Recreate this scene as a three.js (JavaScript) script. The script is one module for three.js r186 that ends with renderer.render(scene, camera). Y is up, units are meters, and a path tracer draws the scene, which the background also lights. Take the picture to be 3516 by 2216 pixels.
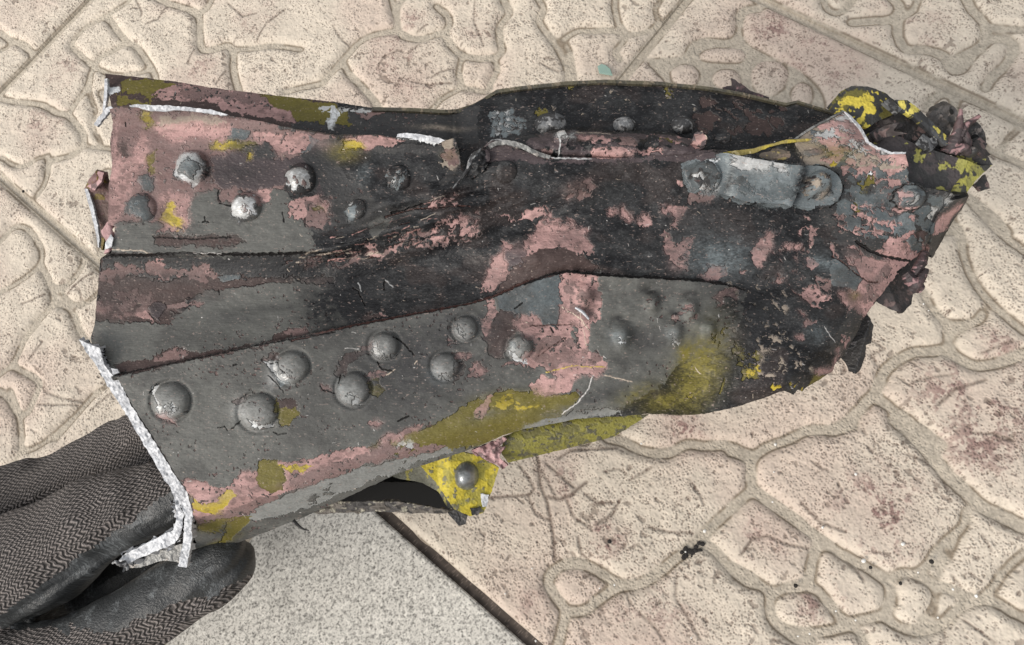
import * as THREE from 'three';
import { MarchingCubes } from 'three/addons/objects/MarchingCubes.js';
import { mergeGeometries, mergeVertices } from 'three/addons/utils/BufferGeometryUtils.js';

// ---------------------------------------------------------------- camera, sky, sun, exposure
const W = 3516, H = 2216, F = 2700, CX = W / 2, CY = H / 2;
const PITCH = 0.326281, ROLL = 0.180454, YAW = 0.674306, HGT = 0.435, TILE = 0.4, TA = -0.601057, TB = -0.335063;
const renderer = new THREE.WebGLRenderer({ antialias: true });
renderer.setSize(1024, 645);
renderer.toneMapping = THREE.LinearToneMapping;
renderer.toneMappingExposure = 1.35;
renderer.shadowMap.enabled = true;
const scene = new THREE.Scene();
const camera = new THREE.PerspectiveCamera((2 * Math.atan(CY / F) * 180) / Math.PI, W / H, 0.01, 60);
const cr = Math.cos(ROLL), sr = Math.sin(ROLL), cp = Math.cos(PITCH), sp = Math.sin(PITCH);
const EX = new THREE.Vector3(cr, -sr, 0), EY = new THREE.Vector3(sr * sp, cr * sp, -cp), EZ = new THREE.Vector3(sr * cp, cr * cp, sp);
camera.position.set(0, HGT, 0);
camera.quaternion.setFromRotationMatrix(new THREE.Matrix4().makeBasis(EX, EY, EZ));
scene.add(camera);

const SUN = new THREE.Vector3(-0.66, 0.62, 0.55).normalize();
{
  const w = 256, h = 128, d = new Float32Array(w * h * 4);
  for (let j = 0; j < h; j++) for (let i = 0; i < w; i++) {
    const el = ((j + 0.5) / h - 0.5) * Math.PI, az = ((i + 0.5) / w - 0.5) * 2 * Math.PI;
    const x = Math.cos(az) * Math.cos(el), y = Math.sin(el), z = Math.sin(az) * Math.cos(el);
    const c = Math.max(0, x * SUN.x + y * SUN.y + z * SUN.z);
    let v = y > 0 ? 0.27 + 0.2 * y + 1.3 * Math.pow(c, 4) : 0.18 + 0.1 * c;
    const k = (j * w + i) * 4;
    d[k] = v * 0.985; d[k + 1] = v; d[k + 2] = v * 1.03; d[k + 3] = 1;
  }
  const t = new THREE.DataTexture(d, w, h, THREE.RGBAFormat, THREE.FloatType);
  t.mapping = THREE.EquirectangularReflectionMapping; t.magFilter = THREE.LinearFilter; t.needsUpdate = true;
  scene.background = t; scene.environment = t;
}
const sun = new THREE.DirectionalLight(0xfff4e6, 1.9);
sun.position.copy(SUN).multiplyScalar(2); sun.castShadow = true; sun.shadow.radius = 46;
Object.assign(sun.shadow.camera, { left: -0.8, right: 0.8, top: 0.8, bottom: -0.8, near: 0.1, far: 5 });
sun.shadow.mapSize.set(2048, 2048);
scene.add(sun, sun.target);

// ---------------------------------------------------------------- helpers
function rng(seed) { let a = seed >>> 0; return () => { a = (a + 0x6d2b79f5) | 0; let t = Math.imul(a ^ (a >>> 15), 1 | a); t = (t + Math.imul(t ^ (t >>> 7), 61 | t)) ^ t; return ((t ^ (t >>> 14)) >>> 0) / 4294967296; }; }
const NT = new Float32Array(65536);
{ const r = rng(7); for (let i = 0; i < 65536; i++) NT[i] = r(); }
function vn(x, y) {
  const xi = Math.floor(x), yi = Math.floor(y); let fx = x - xi, fy = y - yi;
  fx = fx * fx * (3 - 2 * fx); fy = fy * fy * (3 - 2 * fy);
  const a = xi & 255, b = (xi + 1) & 255, c = (yi & 255) << 8, d = ((yi + 1) & 255) << 8;
  const p = NT[c | a], q = NT[c | b], r = NT[d | a], s = NT[d | b];
  return p + (q - p) * fx + (r - p + (p - q - r + s) * fx) * fy;
}
function fbm(x, y, n = 4) { let s = 0, a = 0.5, t = 0; for (let i = 0; i < n; i++) { s += a * vn(x, y); t += a; a *= 0.5; x = x * 2.03 + 17.3; y = y * 2.03 + 5.1; } return s / t; }
const sst = (x, a, b) => { const t = Math.min(1, Math.max(0, (x - a) / (b - a))); return t * t * (3 - 2 * t); };
const clamp = (x, a = 0, b = 1) => Math.min(b, Math.max(a, x));
const lerp = (a, b, t) => a + (b - a) * t;
// windows of the photograph that outlines were measured in: origin and magnification
const V = { A1: [250, 200, 2.1689], A2: [1000, 200, 2.1689], A3: [1800, 200, 2.1689], A4: [2600, 200, 2.1689], B1: [250, 800, 2.1689], B2: [1000, 800, 2.1689], B3: [1800, 800, 2.1689], B4: [2600, 600, 2.1689],
  C1: [0, 1350, 1.7526], C2: [800, 1350, 1.7533], C3: [1700, 1250, 1.571], C4: [2500, 1250, 1.5719], G1: [0, 0, 2], G2: [976, 0, 2], G3: [1952, 0, 2], G4: [2540, 0, 2], G5: [2540, 700, 2], G6: [2540, 1457, 2], G7: [1600, 1457, 2], G8: [0, 700, 2], S: [0, 0, 1] };
function pts(view, list) { const [ox, oy, s] = V[view], r = []; for (let i = 0; i < list.length; i += 2) r.push([ox + list[i] / s, oy + list[i + 1] / s]); return r; }
function yAt(p, x) { if (x <= p[0][0]) return p[0][1]; for (let i = 1; i < p.length; i++) if (x <= p[i][0]) return lerp(p[i - 1][1], p[i][1], (x - p[i - 1][0]) / (p[i][0] - p[i - 1][0])); return p[p.length - 1][1]; }
function inside(p, x, y) { let c = false; for (let i = 0, j = p.length - 1; i < p.length; j = i++) { const a = p[i], b = p[j]; if (a[1] > y !== b[1] > y && x < ((b[0] - a[0]) * (y - a[1])) / (b[1] - a[1]) + a[0]) c = !c; } return c; }
function nearest(p, x, y) { let bd = 1e9, bx = x, by = y; for (let i = 0, j = p.length - 1; i < p.length; j = i++) { const ax = p[j][0], ay = p[j][1], dx = p[i][0] - ax, dy = p[i][1] - ay, l = dx * dx + dy * dy; const t = l ? clamp(((x - ax) * dx + (y - ay) * dy) / l) : 0, qx = ax + dx * t, qy = ay + dy * t, e = (qx - x) ** 2 + (qy - y) ** 2; if (e < bd) { bd = e; bx = qx; by = qy; } } return [bx, by, Math.sqrt(bd)]; }
function smoothLine(p, n = 6) { const v = p.map(([x, y]) => new THREE.Vector3(x, y, 0)); if (v.length < 3) return p; return new THREE.CatmullRomCurve3(v, false, 'centripetal').getPoints(n * (p.length - 1)).map((q) => [q.x, q.y]); }
function smoothLoop(p, n = 5) { return new THREE.CatmullRomCurve3(p.map(([x, y]) => new THREE.Vector3(x, y, 0)), true, 'centripetal').getPoints(n * p.length).slice(0, -1).map((q) => [q.x, q.y]); }
function ragged(p, amp, step, seed = 1) { const r = []; for (let i = 0; i < p.length; i++) { const a = p[i], b = p[(i + 1) % p.length], l = Math.hypot(b[0] - a[0], b[1] - a[1]), n = Math.max(1, Math.round(l / step)); for (let k = 0; k < n; k++) { const x = lerp(a[0], b[0], k / n), y = lerp(a[1], b[1], k / n); r.push([x + (fbm(x / 9 + seed, y / 9, 2) - 0.5) * 2 * amp, y + (fbm(x / 9 + 40, y / 9 + seed, 2) - 0.5) * 2 * amp]); } } return r; }
function tex(data, w, h, srgb) { const t = new THREE.DataTexture(data, w, h, THREE.RGBAFormat, THREE.UnsignedByteType); t.magFilter = THREE.LinearFilter; t.minFilter = THREE.LinearFilter; if (srgb) t.colorSpace = THREE.SRGBColorSpace; t.needsUpdate = true; return t; }
const toS = (l) => 255 * (l <= 0.0031308 ? 12.92 * l : 1.055 * Math.pow(l, 1 / 2.4) - 0.055);
const LUT = new Uint8Array(4097); for (let i = 0; i <= 4096; i++) LUT[i] = Math.round(toS(i / 4096));
const enc = (l) => LUT[Math.round(clamp(l) * 4096)];
const counts = {};
function numbered(n) { const k = counts[n] ?? 0; counts[n] = k + 1; return k ? n + '_' + String(k).padStart(3, '0') : n; }
function tag(o, label, category, group, kind) { if (label) o.userData.label = label; if (category) o.userData.category = category; if (group) o.userData.group = group; if (kind) o.userData.kind = kind; return o; }
function mesh(name, g, m, parent) { const o = new THREE.Mesh(g, m); o.name = numbered(name); o.castShadow = o.receiveShadow = true; (parent ?? scene).add(o); return o; }

// ================================================================ PAVEMENT
const n1 = [Math.cos(YAW), Math.sin(YAW)], n2 = [-Math.sin(YAW), Math.cos(YAW)];
function toTile(px, py) {            // photograph point -> ground point in pavement axes, and its distance from the camera
  const dx = (px - CX) / F, dy = -(py - CY) / F;
  const x = EX.x * dx + EY.x * dy - EZ.x, y = EX.y * dx + EY.y * dy - EZ.y, z = EX.z * dx + EY.z * dy - EZ.z, t = -HGT / y;
  return [x * t * n1[0] + z * t * n1[1], x * t * n2[0] + z * t * n2[1], t];
}
function toPhoto(a, b) { const x = a * n1[0] + b * n2[0], z = a * n1[1] + b * n2[1], p = new THREE.Vector3(x, -HGT, z); const dz = -p.dot(EZ); return [CX + (F * p.dot(EX)) / dz, CY - (F * p.dot(EY)) / dz]; }
const GN = 1200, GA = TA - TILE, GB = TB - TILE;         // a raster of 1 mm cells over 3 x 3 tiles
const cv = document.createElement('canvas'); cv.width = cv.height = GN;
const cx2 = cv.getContext('2d'); cx2.fillStyle = '#000'; cx2.fillRect(0, 0, GN, GN); cx2.lineCap = cx2.lineJoin = 'round';
const ck = document.createElement('canvas'); ck.width = ck.height = GN;
const cx3 = ck.getContext('2d'); cx3.fillStyle = '#000'; cx3.fillRect(0, 0, GN, GN); cx3.lineCap = cx3.lineJoin = 'round';
const toCell = ([x, y]) => { const q = toTile(x, y); return [(q[0] - GA) * 1000, (q[1] - GB) * 1000, q[2]]; };
function path(c, p) { c.beginPath(); p.forEach(([x, y], i) => (i ? c.lineTo(x, y) : c.moveTo(x, y))); }
function groove(view, w, list) { const s = pts(view, list), d = toCell(s[0])[2]; cx2.strokeStyle = '#fff'; cx2.lineWidth = ((w * 0.78 / V[view][2] / F) * d * 1000); path(cx2, smoothLine(s).map(toCell)); cx2.stroke(); }
function mortar(view, list) { cx2.fillStyle = '#fff'; path(cx2, smoothLoop(pts(view, list)).map(toCell)); cx2.fill(); }
function stoneAt(view, list) { cx2.fillStyle = '#000'; path(cx2, smoothLoop(pts(view, list)).map(toCell)); cx2.fill(); }
function crack(view, w, list) { const s = pts(view, list), d = toCell(s[0])[2]; cx3.strokeStyle = '#fff'; cx3.lineWidth = Math.max(0.9, ((w * 1.15) / V[view][2] / F) * d * 1000); path(cx3, s.map(toCell)); cx3.stroke(); }
// tile beyond the upper left joint
groove('G1', 60, [-60, 200, 0, 230, 60, 270, 130, 290, 185, 335, 215, 370]); groove('G1', 40, [60, 270, 40, 310, -10, 335]); groove('G1', 44, [-300, 60, -120, 120, -60, 200]);
// large upper left tile
groove('G1', 46, [880, -20, 850, 10, 780, 55, 690, 110, 560, 190, 490, 265, 480, 310, 540, 370, 600, 425, 640, 450]);
groove('G1', 54, [700, 110, 740, 130, 790, 200, 850, 270, 930, 320, 1000, 420, 1050, 510, 1060, 600]); groove('G1', 54, [850, 285, 760, 340, 670, 385, 640, 440, 610, 490, 580, 590, 510, 690, 450, 780]);
groove('G1', 44, [640, 450, 720, 490, 820, 505, 930, 490, 1010, 470]); groove('G1', 56, [-40, 660, 60, 685, 160, 695, 280, 715, 370, 765, 450, 785, 510, 850, 555, 915, 555, 990, 490, 1050, 390, 1080, 310, 1100]);
groove('G1', 50, [310, 1060, 312, 1110, 310, 1180, 280, 1270, 235, 1335]); groove('G1', 40, [300, 1065, 240, 1080, 170, 1125, 100, 1135, -20, 1070]); groove('G1', 40, [560, 990, 640, 1005, 720, 1010, 800, 1030]);
groove('G1', 34, [610, 520, 600, 640, 640, 760, 620, 850, 680, 980]);
groove('G1', 60, [1020, -60, 1130, 5, 1230, 35, 1320, 70, 1355, 120, 1360, 220, 1380, 330, 1470, 325, 1550, 300, 1590, 350, 1590, 450, 1610, 560, 1650, 680]); groove('G1', 60, [1340, 80, 1400, 50, 1450, -30]);
groove('G1', 50, [1590, 325, 1700, 325, 1850, 305, 1960, 315, 2060, 330]);
groove('G2', 60, [0, 620, 110, 590, 250, 560, 330, 470, 410, 380, 540, 255, 660, 215, 770, 200]); groove('G2', 54, [770, 200, 765, 110, 740, 20, 730, -40]);
groove('G2', 62, [770, 205, 850, 250, 940, 255, 1040, 225, 1100, 215]); groove('G2', 62, [1040, 30, 1110, 90, 1130, 150, 1100, 220, 1170, 330, 1240, 375, 1400, 390, 1490, 350, 1475, 260, 1475, 170, 1540, 80, 1500, -20]);
groove('G2', 50, [1215, 385, 1195, 480, 1205, 590, 1120, 640, 1050, 690, 990, 760]); groove('G2', 50, [1205, 590, 1300, 605, 1400, 620, 1410, 570, 1460, 470, 1440, 385]); groove('G2', 60, [400, 430, 440, 500, 520, 580, 590, 660, 660, 760]);
groove('G2', 56, [1730, -40, 1780, 50, 1750, 130, 1830, 250, 1900, 360, 1945, 470, 1955, 580]);
groove('G2', 40, [830, -30, 780, 20, 770, 80]);
groove('G3', 60, [-40, 260, 60, 200, 160, 200, 270, 195, 375, 205]); groove('G3', 56, [320, -30, 320, 60, 345, 150, 385, 215, 375, 270, 325, 345, 350, 400]); groove('G3', 46, [385, 215, 460, 225, 560, 190, 610, 150]); groove('G3', 40, [640, -20, 600, 50, 620, 130]);
groove('G3', 44, [-20, 290, 10, 350, 30, 450, 40, 560]);
// right-hand tile
mortar('G3', [540, 400, 660, 385, 790, 370, 830, 290, 940, 245, 1120, 250, 1160, 170, 1160, 70, 1240, 25, 1350, 30, 1330, 70, 1235, 80, 1205, 130, 1205, 250, 1280, 320, 1400, 380, 1530, 440, 1640, 510, 1730, 600, 1770, 740, 1700, 800, 1400, 700, 1000, 640, 700, 590, 640, 520]);
stoneAt('G3', [890, 375, 950, 330, 1080, 315, 1190, 330, 1230, 375, 1190, 415, 1080, 420, 950, 410]); stoneAt('G3', [700, 480, 760, 435, 840, 430, 900, 480, 900, 540, 850, 580, 760, 585, 710, 540]);
stoneAt('G3', [990, 510, 1050, 465, 1140, 470, 1190, 520, 1180, 590, 1090, 600, 1010, 580]); stoneAt('G3', [1260, 480, 1310, 420, 1400, 405, 1490, 440, 1520, 510, 1480, 600, 1390, 650, 1310, 630, 1265, 570]); stoneAt('G3', [1530, 620, 1590, 555, 1660, 570, 1690, 640, 1650, 720, 1560, 710]);
groove('G4', 80, [1300, 740, 1350, 660, 1430, 630, 1490, 670, 1480, 740]); groove('G4', 60, [1690, 990, 1760, 1040, 1860, 1080, 1980, 1130]); groove('G4', 46, [1800, 1050, 1840, 960, 1900, 900, 1980, 820]);
groove('G4', 80, [1560, 1330, 1640, 1390, 1740, 1470, 1850, 1580]); groove('G5', 74, [1600, -30, 1700, 80, 1830, 210, 1980, 320]);
groove('G5', 70, [1430, 190, 1500, 150, 1540, 240, 1560, 380, 1660, 580, 1780, 710, 1980, 880]); groove('G5', 50, [1500, 150, 1470, 80, 1500, 20]);
groove('G5', 60, [1270, 590, 1330, 700, 1420, 800, 1530, 815, 1640, 790, 1680, 730]); groove('G5', 60, [1430, 800, 1440, 920, 1480, 1000]);
groove('G5', 96, [1000, 1150, 1080, 1080, 1200, 1020, 1330, 1010, 1430, 1000, 1500, 1050, 1640, 1110, 1790, 1090, 1980, 1020]); groove('G5', 50, [1460, 930, 1530, 860, 1640, 815, 1700, 760]);
groove('G5', 96, [1000, 1150, 950, 1270, 850, 1390, 750, 1500, 650, 1560]); groove('G5', 90, [960, 1340, 1050, 1400, 1160, 1480, 1270, 1560, 1400, 1660]);
groove('G6', 86, [-60, 190, 90, 225, 180, 165, 330, 110, 470, 45, 650, 40, 790, 5]); groove('G6', 86, [85, 225, 85, 330, 90, 440, 220, 540, 420, 685, 560, 800, 700, 890, 850, 970, 1000, 1065, 1045, 1130, 1045, 1250, 1000, 1330]);
groove('G6', 90, [560, 810, 510, 930, 490, 1050, 470, 1110, 400, 1130]); groove('G6', 84, [-40, 990, 110, 1075, 220, 1160, 330, 1130, 460, 1115, 560, 1165, 640, 1260, 740, 1360, 860, 1350, 1010, 1310]);
groove('G6', 84, [225, 1160, 215, 1300, 290, 1410, 430, 1440, 620, 1430, 760, 1390]); groove('G6', 70, [290, 1410, 380, 1480, 520, 1540]); groove('G6', 60, [760, 1390, 860, 1480, 880, 1560]);
groove('G6', 88, [1010, 1320, 1090, 1390, 1220, 1430, 1390, 1390, 1510, 1280, 1640, 1220, 1760, 1225, 1880, 1290, 1990, 1350]); groove('G6', 84, [1050, 1080, 1130, 1025, 1240, 1050, 1350, 1110, 1500, 1160, 1620, 1210]);
groove('G6', 44, [1350, 1110, 1355, 1200, 1330, 1290, 1250, 1360]); groove('G6', 80, [1230, 1040, 1320, 950, 1390, 850, 1480, 770, 1560, 680, 1570, 600]); groove('G6', 44, [1500, 780, 1460, 900, 1390, 1010, 1370, 1070]);
groove('G6', 120, [1080, -30, 1200, 70, 1320, 200, 1440, 350, 1560, 460, 1690, 570, 1850, 650, 1990, 720]); groove('G6', 70, [1980, 880, 1850, 1000, 1760, 1120, 1680, 1210]);
groove('G7', 84, [960, 90, 1100, 130, 1200, 180, 1400, 200, 1510, 140, 1640, 150, 1800, 150, 1960, 215]); groove('G7', 90, [1960, 460, 1850, 560, 1710, 690, 1600, 800, 1440, 930, 1250, 1075, 1080, 1115, 980, 1060, 850, 985, 720, 960, 600, 1010, 560, 1090, 620, 1200, 680, 1290, 660, 1400, 620, 1560]);
groove('G7', 90, [680, 1290, 800, 1290, 900, 1220, 1000, 1150, 1080, 1115]); groove('G7', 80, [1600, 820, 1700, 860, 1800, 970, 1900, 1070, 1980, 1110]); stoneAt('G7', [620, 1100, 680, 1055, 790, 1060, 860, 1110, 860, 1180, 790, 1215, 690, 1200, 625, 1160]);
// top right tile
groove('G4', 64, [580, -60, 600, 30, 660, 75, 740, 40, 800, -40]); groove('G4', 90, [780, 140, 900, 130, 1080, 105, 1110, 30, 1050, -40]); groove('G4', 90, [1100, 110, 1100, 240, 1150, 320, 1290, 330, 1420, 375, 1480, 470, 1540, 460, 1600, 370, 1700, 270, 1700, 160, 1610, 50, 1560, -40]);
groove('G4', 70, [1480, 400, 1570, 350, 1680, 290]); groove('G4', 84, [1700, 270, 1800, 250, 1900, 300, 1840, 430, 1740, 530, 1700, 590]); groove('G4', 70, [1700, 160, 1800, 180, 1960, 190]); groove('G4', 60, [1100, 110, 1200, 60, 1240, -40]);
// lower left tile
groove('G8', 50, [-40, 280, 30, 200, 90, 150, 160, 160, 230, 240, 270, 330, 255, 410, 180, 480, 60, 560, -40, 610]); groove('G8', 54, [255, 410, 300, 490, 335, 580, 345, 680, 250, 800, 150, 930, 90, 1060, 60, 1110]);
groove('G8', 48, [340, 570, 410, 570, 480, 520, 540, 440, 555, 370]); groove('G8', 50, [340, 680, 430, 700, 495, 770, 520, 850, 570, 940]); groove('G8', 44, [400, 590, 450, 670, 540, 690, 680, 590]);
groove('G8', 54, [60, 1110, 150, 1160, 250, 1230, 215, 1340, 170, 1430, 110, 1450, 50, 1360, -30, 1280]); groove('G8', 54, [110, 1440, 125, 1540, 130, 1620]); groove('G8', 50, [70, 1110, 30, 1130, -30, 1180]);
groove('G8', 40, [740, 1225, 610, 1340, 480, 1490, 360, 1620]);
groove('C1', 44, [40, -20, 85, 100, 110, 230, 115, 345, 190, 330, 310, 250, 420, 150, 560, 0]); groove('C1', 30, [115, 345, 60, 420, -20, 470]);
// hairline cracks and slate-like lines pressed into the stones
crack('G7', 16, [490, 225, 510, 420, 560, 540, 600, 760, 612, 935]); crack('G7', 12, [365, 280, 430, 370, 470, 450, 430, 500, 480, 620, 585, 665]); crack('G7', 12, [550, 270, 640, 350, 745, 440]); crack('G7', 16, [560, 500, 640, 520, 720, 490, 830, 400]);
crack('G7', 12, [690, 520, 740, 640, 860, 715]); crack('G7', 14, [770, 780, 790, 880, 830, 930]); crack('G7', 14, [900, 690, 1010, 620, 1060, 520]); crack('G7', 10, [1120, 390, 1280, 300]); crack('G7', 10, [940, 330, 1060, 310, 1110, 350]); crack('G7', 12, [630, 240, 720, 185, 1040, 165]);
crack('G7', 12, [1250, 710, 1400, 745, 1560, 750]); crack('G7', 12, [1450, 1210, 1530, 1340, 1610, 1480]); crack('G7', 12, [1190, 1300, 1290, 1390, 1370, 1500]); crack('G7', 10, [1450, 1040, 1440, 1190]); crack('G7', 10, [450, 320, 520, 320, 620, 500]);
crack('G7', 14, [140, 510, 430, 490]); crack('G7', 12, [820, 480, 900, 540, 1010, 545]); crack('G7', 10, [1530, 380, 1600, 470, 1640, 560]);
crack('G6', 12, [420, 535, 480, 600, 560, 680, 730, 745]); crack('G6', 12, [1150, 210, 1290, 260, 1380, 330, 1440, 470]); crack('G6', 12, [640, 870, 720, 940, 800, 1000, 860, 1085]); crack('G6', 8, [1670, 760, 1740, 880]); crack('G6', 8, [1460, 1040, 1540, 1130]); crack('G6', 10, [1540, 1350, 1640, 1420, 1760, 1510]);
crack('G6', 10, [1600, 60, 1740, 70, 1880, 110]); crack('G6', 10, [1410, 1400, 1410, 1500]); crack('G6', 12, [10, 900, 90, 790, 200, 770, 330, 830, 480, 860]);
crack('G5', 10, [900, 930, 1000, 1000, 900, 1040, 980, 1150]); crack('G5', 10, [1180, 1230, 1330, 1190, 1470, 1180]); crack('G5', 14, [1370, 1380, 1480, 1280, 1700, 1210]); crack('G5', 10, [1660, 1030, 1760, 990, 1890, 940]);
crack('G1', 8, [930, 0, 970, 80, 960, 110]); crack('G1', 8, [1140, 40, 1080, 130, 1000, 160]); crack('G1', 8, [1950, 70, 1830, 160, 1760, 280]); crack('G1', 8, [1330, 340, 1290, 420]); crack('G1', 8, [1550, 480, 1480, 580]); crack('G1', 8, [1560, 20, 1660, 110, 1760, 90]);
crack('G8', 10, [450, 620, 560, 520, 640, 470]); crack('G8', 9, [190, 1080, 290, 950]); crack('G8', 9, [240, 1230, 320, 1300, 420, 1340, 560, 1360]); crack('G8', 9, [240, 1380, 520, 1385]); crack('G8', 9, [620, 1420, 740, 1320, 800, 1290]); crack('G8', 9, [300, 620, 230, 660, 140, 690]);
crack('G2', 8, [330, 170, 380, 260, 440, 310]); crack('G2', 8, [640, 460, 690, 380, 800, 340]); crack('G2', 9, [1010, 530, 1080, 490, 1150, 470]); crack('G2', 9, [870, 560, 1000, 580, 1150, 570]); crack('G2', 8, [1310, 0, 1300, 140, 1370, 310]); crack('G2', 8, [850, 360, 930, 300]); crack('G2', 9, [910, 215, 980, 165]);
crack('G2', 8, [1750, 430, 1880, 490]);
{
  const id = cx2.getImageData(0, 0, GN, GN).data, kd = cx3.getImageData(0, 0, GN, GN).data;
  var MOR = new Uint8Array(GN * GN), CRK = new Float32Array(GN * GN), SEEN = new Uint8Array(GN * GN);
  const hid = pts('S', [330, 300, 1500, 400, 1750, 330, 2250, 310, 2900, 420, 3280, 560, 3260, 680, 2850, 1200, 2300, 1400, 1600, 1700, 600, 1950, 0, 2216, 0, 1750, 400, 1550, 290, 1160, 330, 900]);
  const r = rng(11), seeds = {};
  const cell = 78, seed = (i, j) => seeds[i + ',' + j] ?? (seeds[i + ',' + j] = [(i + 0.15 + 0.7 * r()) * cell, (j + 0.15 + 0.7 * r()) * cell]);
  for (let i = -2; i < 18; i++) for (let j = -2; j < 18; j++) seed(i, j);
  for (let j = 0; j < GN; j++) for (let i = 0; i < GN; i++) {
    const k = j * GN + i; MOR[k] = id[k * 4] > 127 ? 1 : 0; CRK[k] = kd[k * 4] / 255;
    const [px, py] = toPhoto(GA + i / 1000, GB + j / 1000);
    const vis = px > -30 && px < W + 30 && py > -30 && py < H + 30;
    SEEN[k] = vis ? 1 : 0;
    if (!vis || inside(hid, px, py)) {
      const wx = i + (fbm(i / 30, j / 30, 3) - 0.5) * 34, wy = j + (fbm(i / 30 + 50, j / 30 + 9, 3) - 0.5) * 34, ci = Math.floor(wx / cell), cj = Math.floor(wy / cell);
      let d1 = 1e9, d2 = 1e9;
      for (let q = -1; q < 2; q++) for (let s = -1; s < 2; s++) { const c = seed(ci + q, cj + s); const d = Math.hypot(c[0] - wx, c[1] - wy); if (d < d1) { d2 = d1; d1 = d; } else if (d < d2) d2 = d; }
      if (d2 - d1 < 9) MOR[k] = 1;
    }
  }
}
const JOINT = 4;   // mm from a tile's edge to the middle of the joint
function edt(on) {  // exact distance (in cells) to the nearest cell that is on
  const n = GN, f = new Float64Array(n * n); for (let k = 0; k < n * n; k++) f[k] = on[k] ? 0 : 1e12;
  const v = new Int32Array(n), z = new Float64Array(n + 1), g = new Float64Array(n);
  const pass = (o, st) => { for (let q = 0; q < n; q++) g[q] = f[o + q * st]; let k = 0; v[0] = 0; z[0] = -1e20; z[1] = 1e20;
    for (let q = 1; q < n; q++) { let s; do { const p = v[k]; s = (g[q] + q * q - g[p] - p * p) / (2 * q - 2 * p); } while (s <= z[k] && --k >= 0); k++; v[k] = q; z[k] = s; z[k + 1] = 1e20; }
    k = 0; for (let q = 0; q < n; q++) { while (z[k + 1] < q) k++; f[o + q * st] = (q - v[k]) ** 2 + g[v[k]]; } };
  for (let i = 0; i < n; i++) pass(i, n); for (let j = 0; j < n; j++) pass(j * n, 1);
  const d = new Float32Array(n * n); for (let k = 0; k < n * n; k++) d[k] = Math.sqrt(f[k]); return d;
}
const edgeIn = (i) => { const m = ((i % 400) + 400) % 400; return Math.min(m, 400 - m); };
const SOLID = new Uint8Array(GN * GN), VOID = new Uint8Array(GN * GN);
for (let j = 0; j < GN; j++) for (let i = 0; i < GN; i++) { const k = j * GN + i; VOID[k] = MOR[k] || edgeIn(i) < JOINT || edgeIn(j) < JOINT ? 1 : 0; SOLID[k] = 1 - VOID[k]; }
const dIn = edt(VOID), dOut = edt(SOLID), SD = new Float32Array(GN * GN);
for (let k = 0; k < GN * GN; k++) SD[k] = VOID[k] ? -dOut[k] + 0.5 : dIn[k] - 0.5;
for (let n = 0; n < 3; n++) { const T = SD.slice(); for (let j = 1; j < GN - 1; j++) for (let i = 1; i < GN - 1; i++) { const k = j * GN + i; SD[k] = (T[k] * 4 + (T[k - 1] + T[k + 1] + T[k - GN] + T[k + GN]) * 2 + T[k - GN - 1] + T[k - GN + 1] + T[k + GN - 1] + T[k + GN + 1]) / 16; } }
function samp(A, x, y) { x = clamp(x, 0, GN - 1.001); y = clamp(y, 0, GN - 1.001); const i = x | 0, j = y | 0, u = x - i, v = y - j, k = j * GN + i; return (A[k] * (1 - u) + A[k + 1] * u) * (1 - v) + (A[k + GN] * (1 - u) + A[k + GN + 1] * u) * v; }

// colour and relief of the pressed concrete, one sheet for the whole pavement
const GT = 2048;
const stain = [];   // reddish brown stains: photograph point, size in mm, strength
for (const [v, x, y, r, s] of [['G5', 1450, 1290, 24, 0.55], ['G5', 1750, 1400, 30, 0.5], ['G6', 1650, 120, 26, 0.55], ['G6', 960, 600, 26, 0.7], ['G6', 130, 820, 18, 0.45], ['G5', 1780, 980, 16, 0.5], ['G7', 960, 770, 12, 0.7], ['G7', 640, 400, 14, 0.5], ['G7', 450, 1230, 10, 0.35], ['G6', 500, 1230, 12, 0.5], ['G3', 1400, 190, 16, 0.55], ['G3', 1720, 380, 22, 0.5], ['G4', 960, 30, 14, 0.45],
  ['G2', 760, 360, 22, 0.55], ['G2', 900, 560, 20, 0.5], ['G2', 870, 130, 12, 0.4], ['G1', 300, 830, 24, 0.4], ['G1', 430, 480, 18, 0.35], ['G1', 1350, 440, 22, 0.35], ['G2', 1350, 200, 16, 0.3], ['G7', 1500, 40, 14, 0.6], ['G4', 1250, 190, 20, 0.3], ['G7', 1300, 1350, 30, 0.35], ['G1', 1750, 130, 20, 0.3], ['G4', 700, 450, 26, 0.35], ['G6', 700, 1200, 16, 0.3]]) { const q = toCell(pts(v, [x, y])[0]); stain.push([q[0], q[1], r, s]); }
const col = new Uint8Array(GT * GT * 4), bmp = new Uint8Array(GT * GT * 4);
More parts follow.
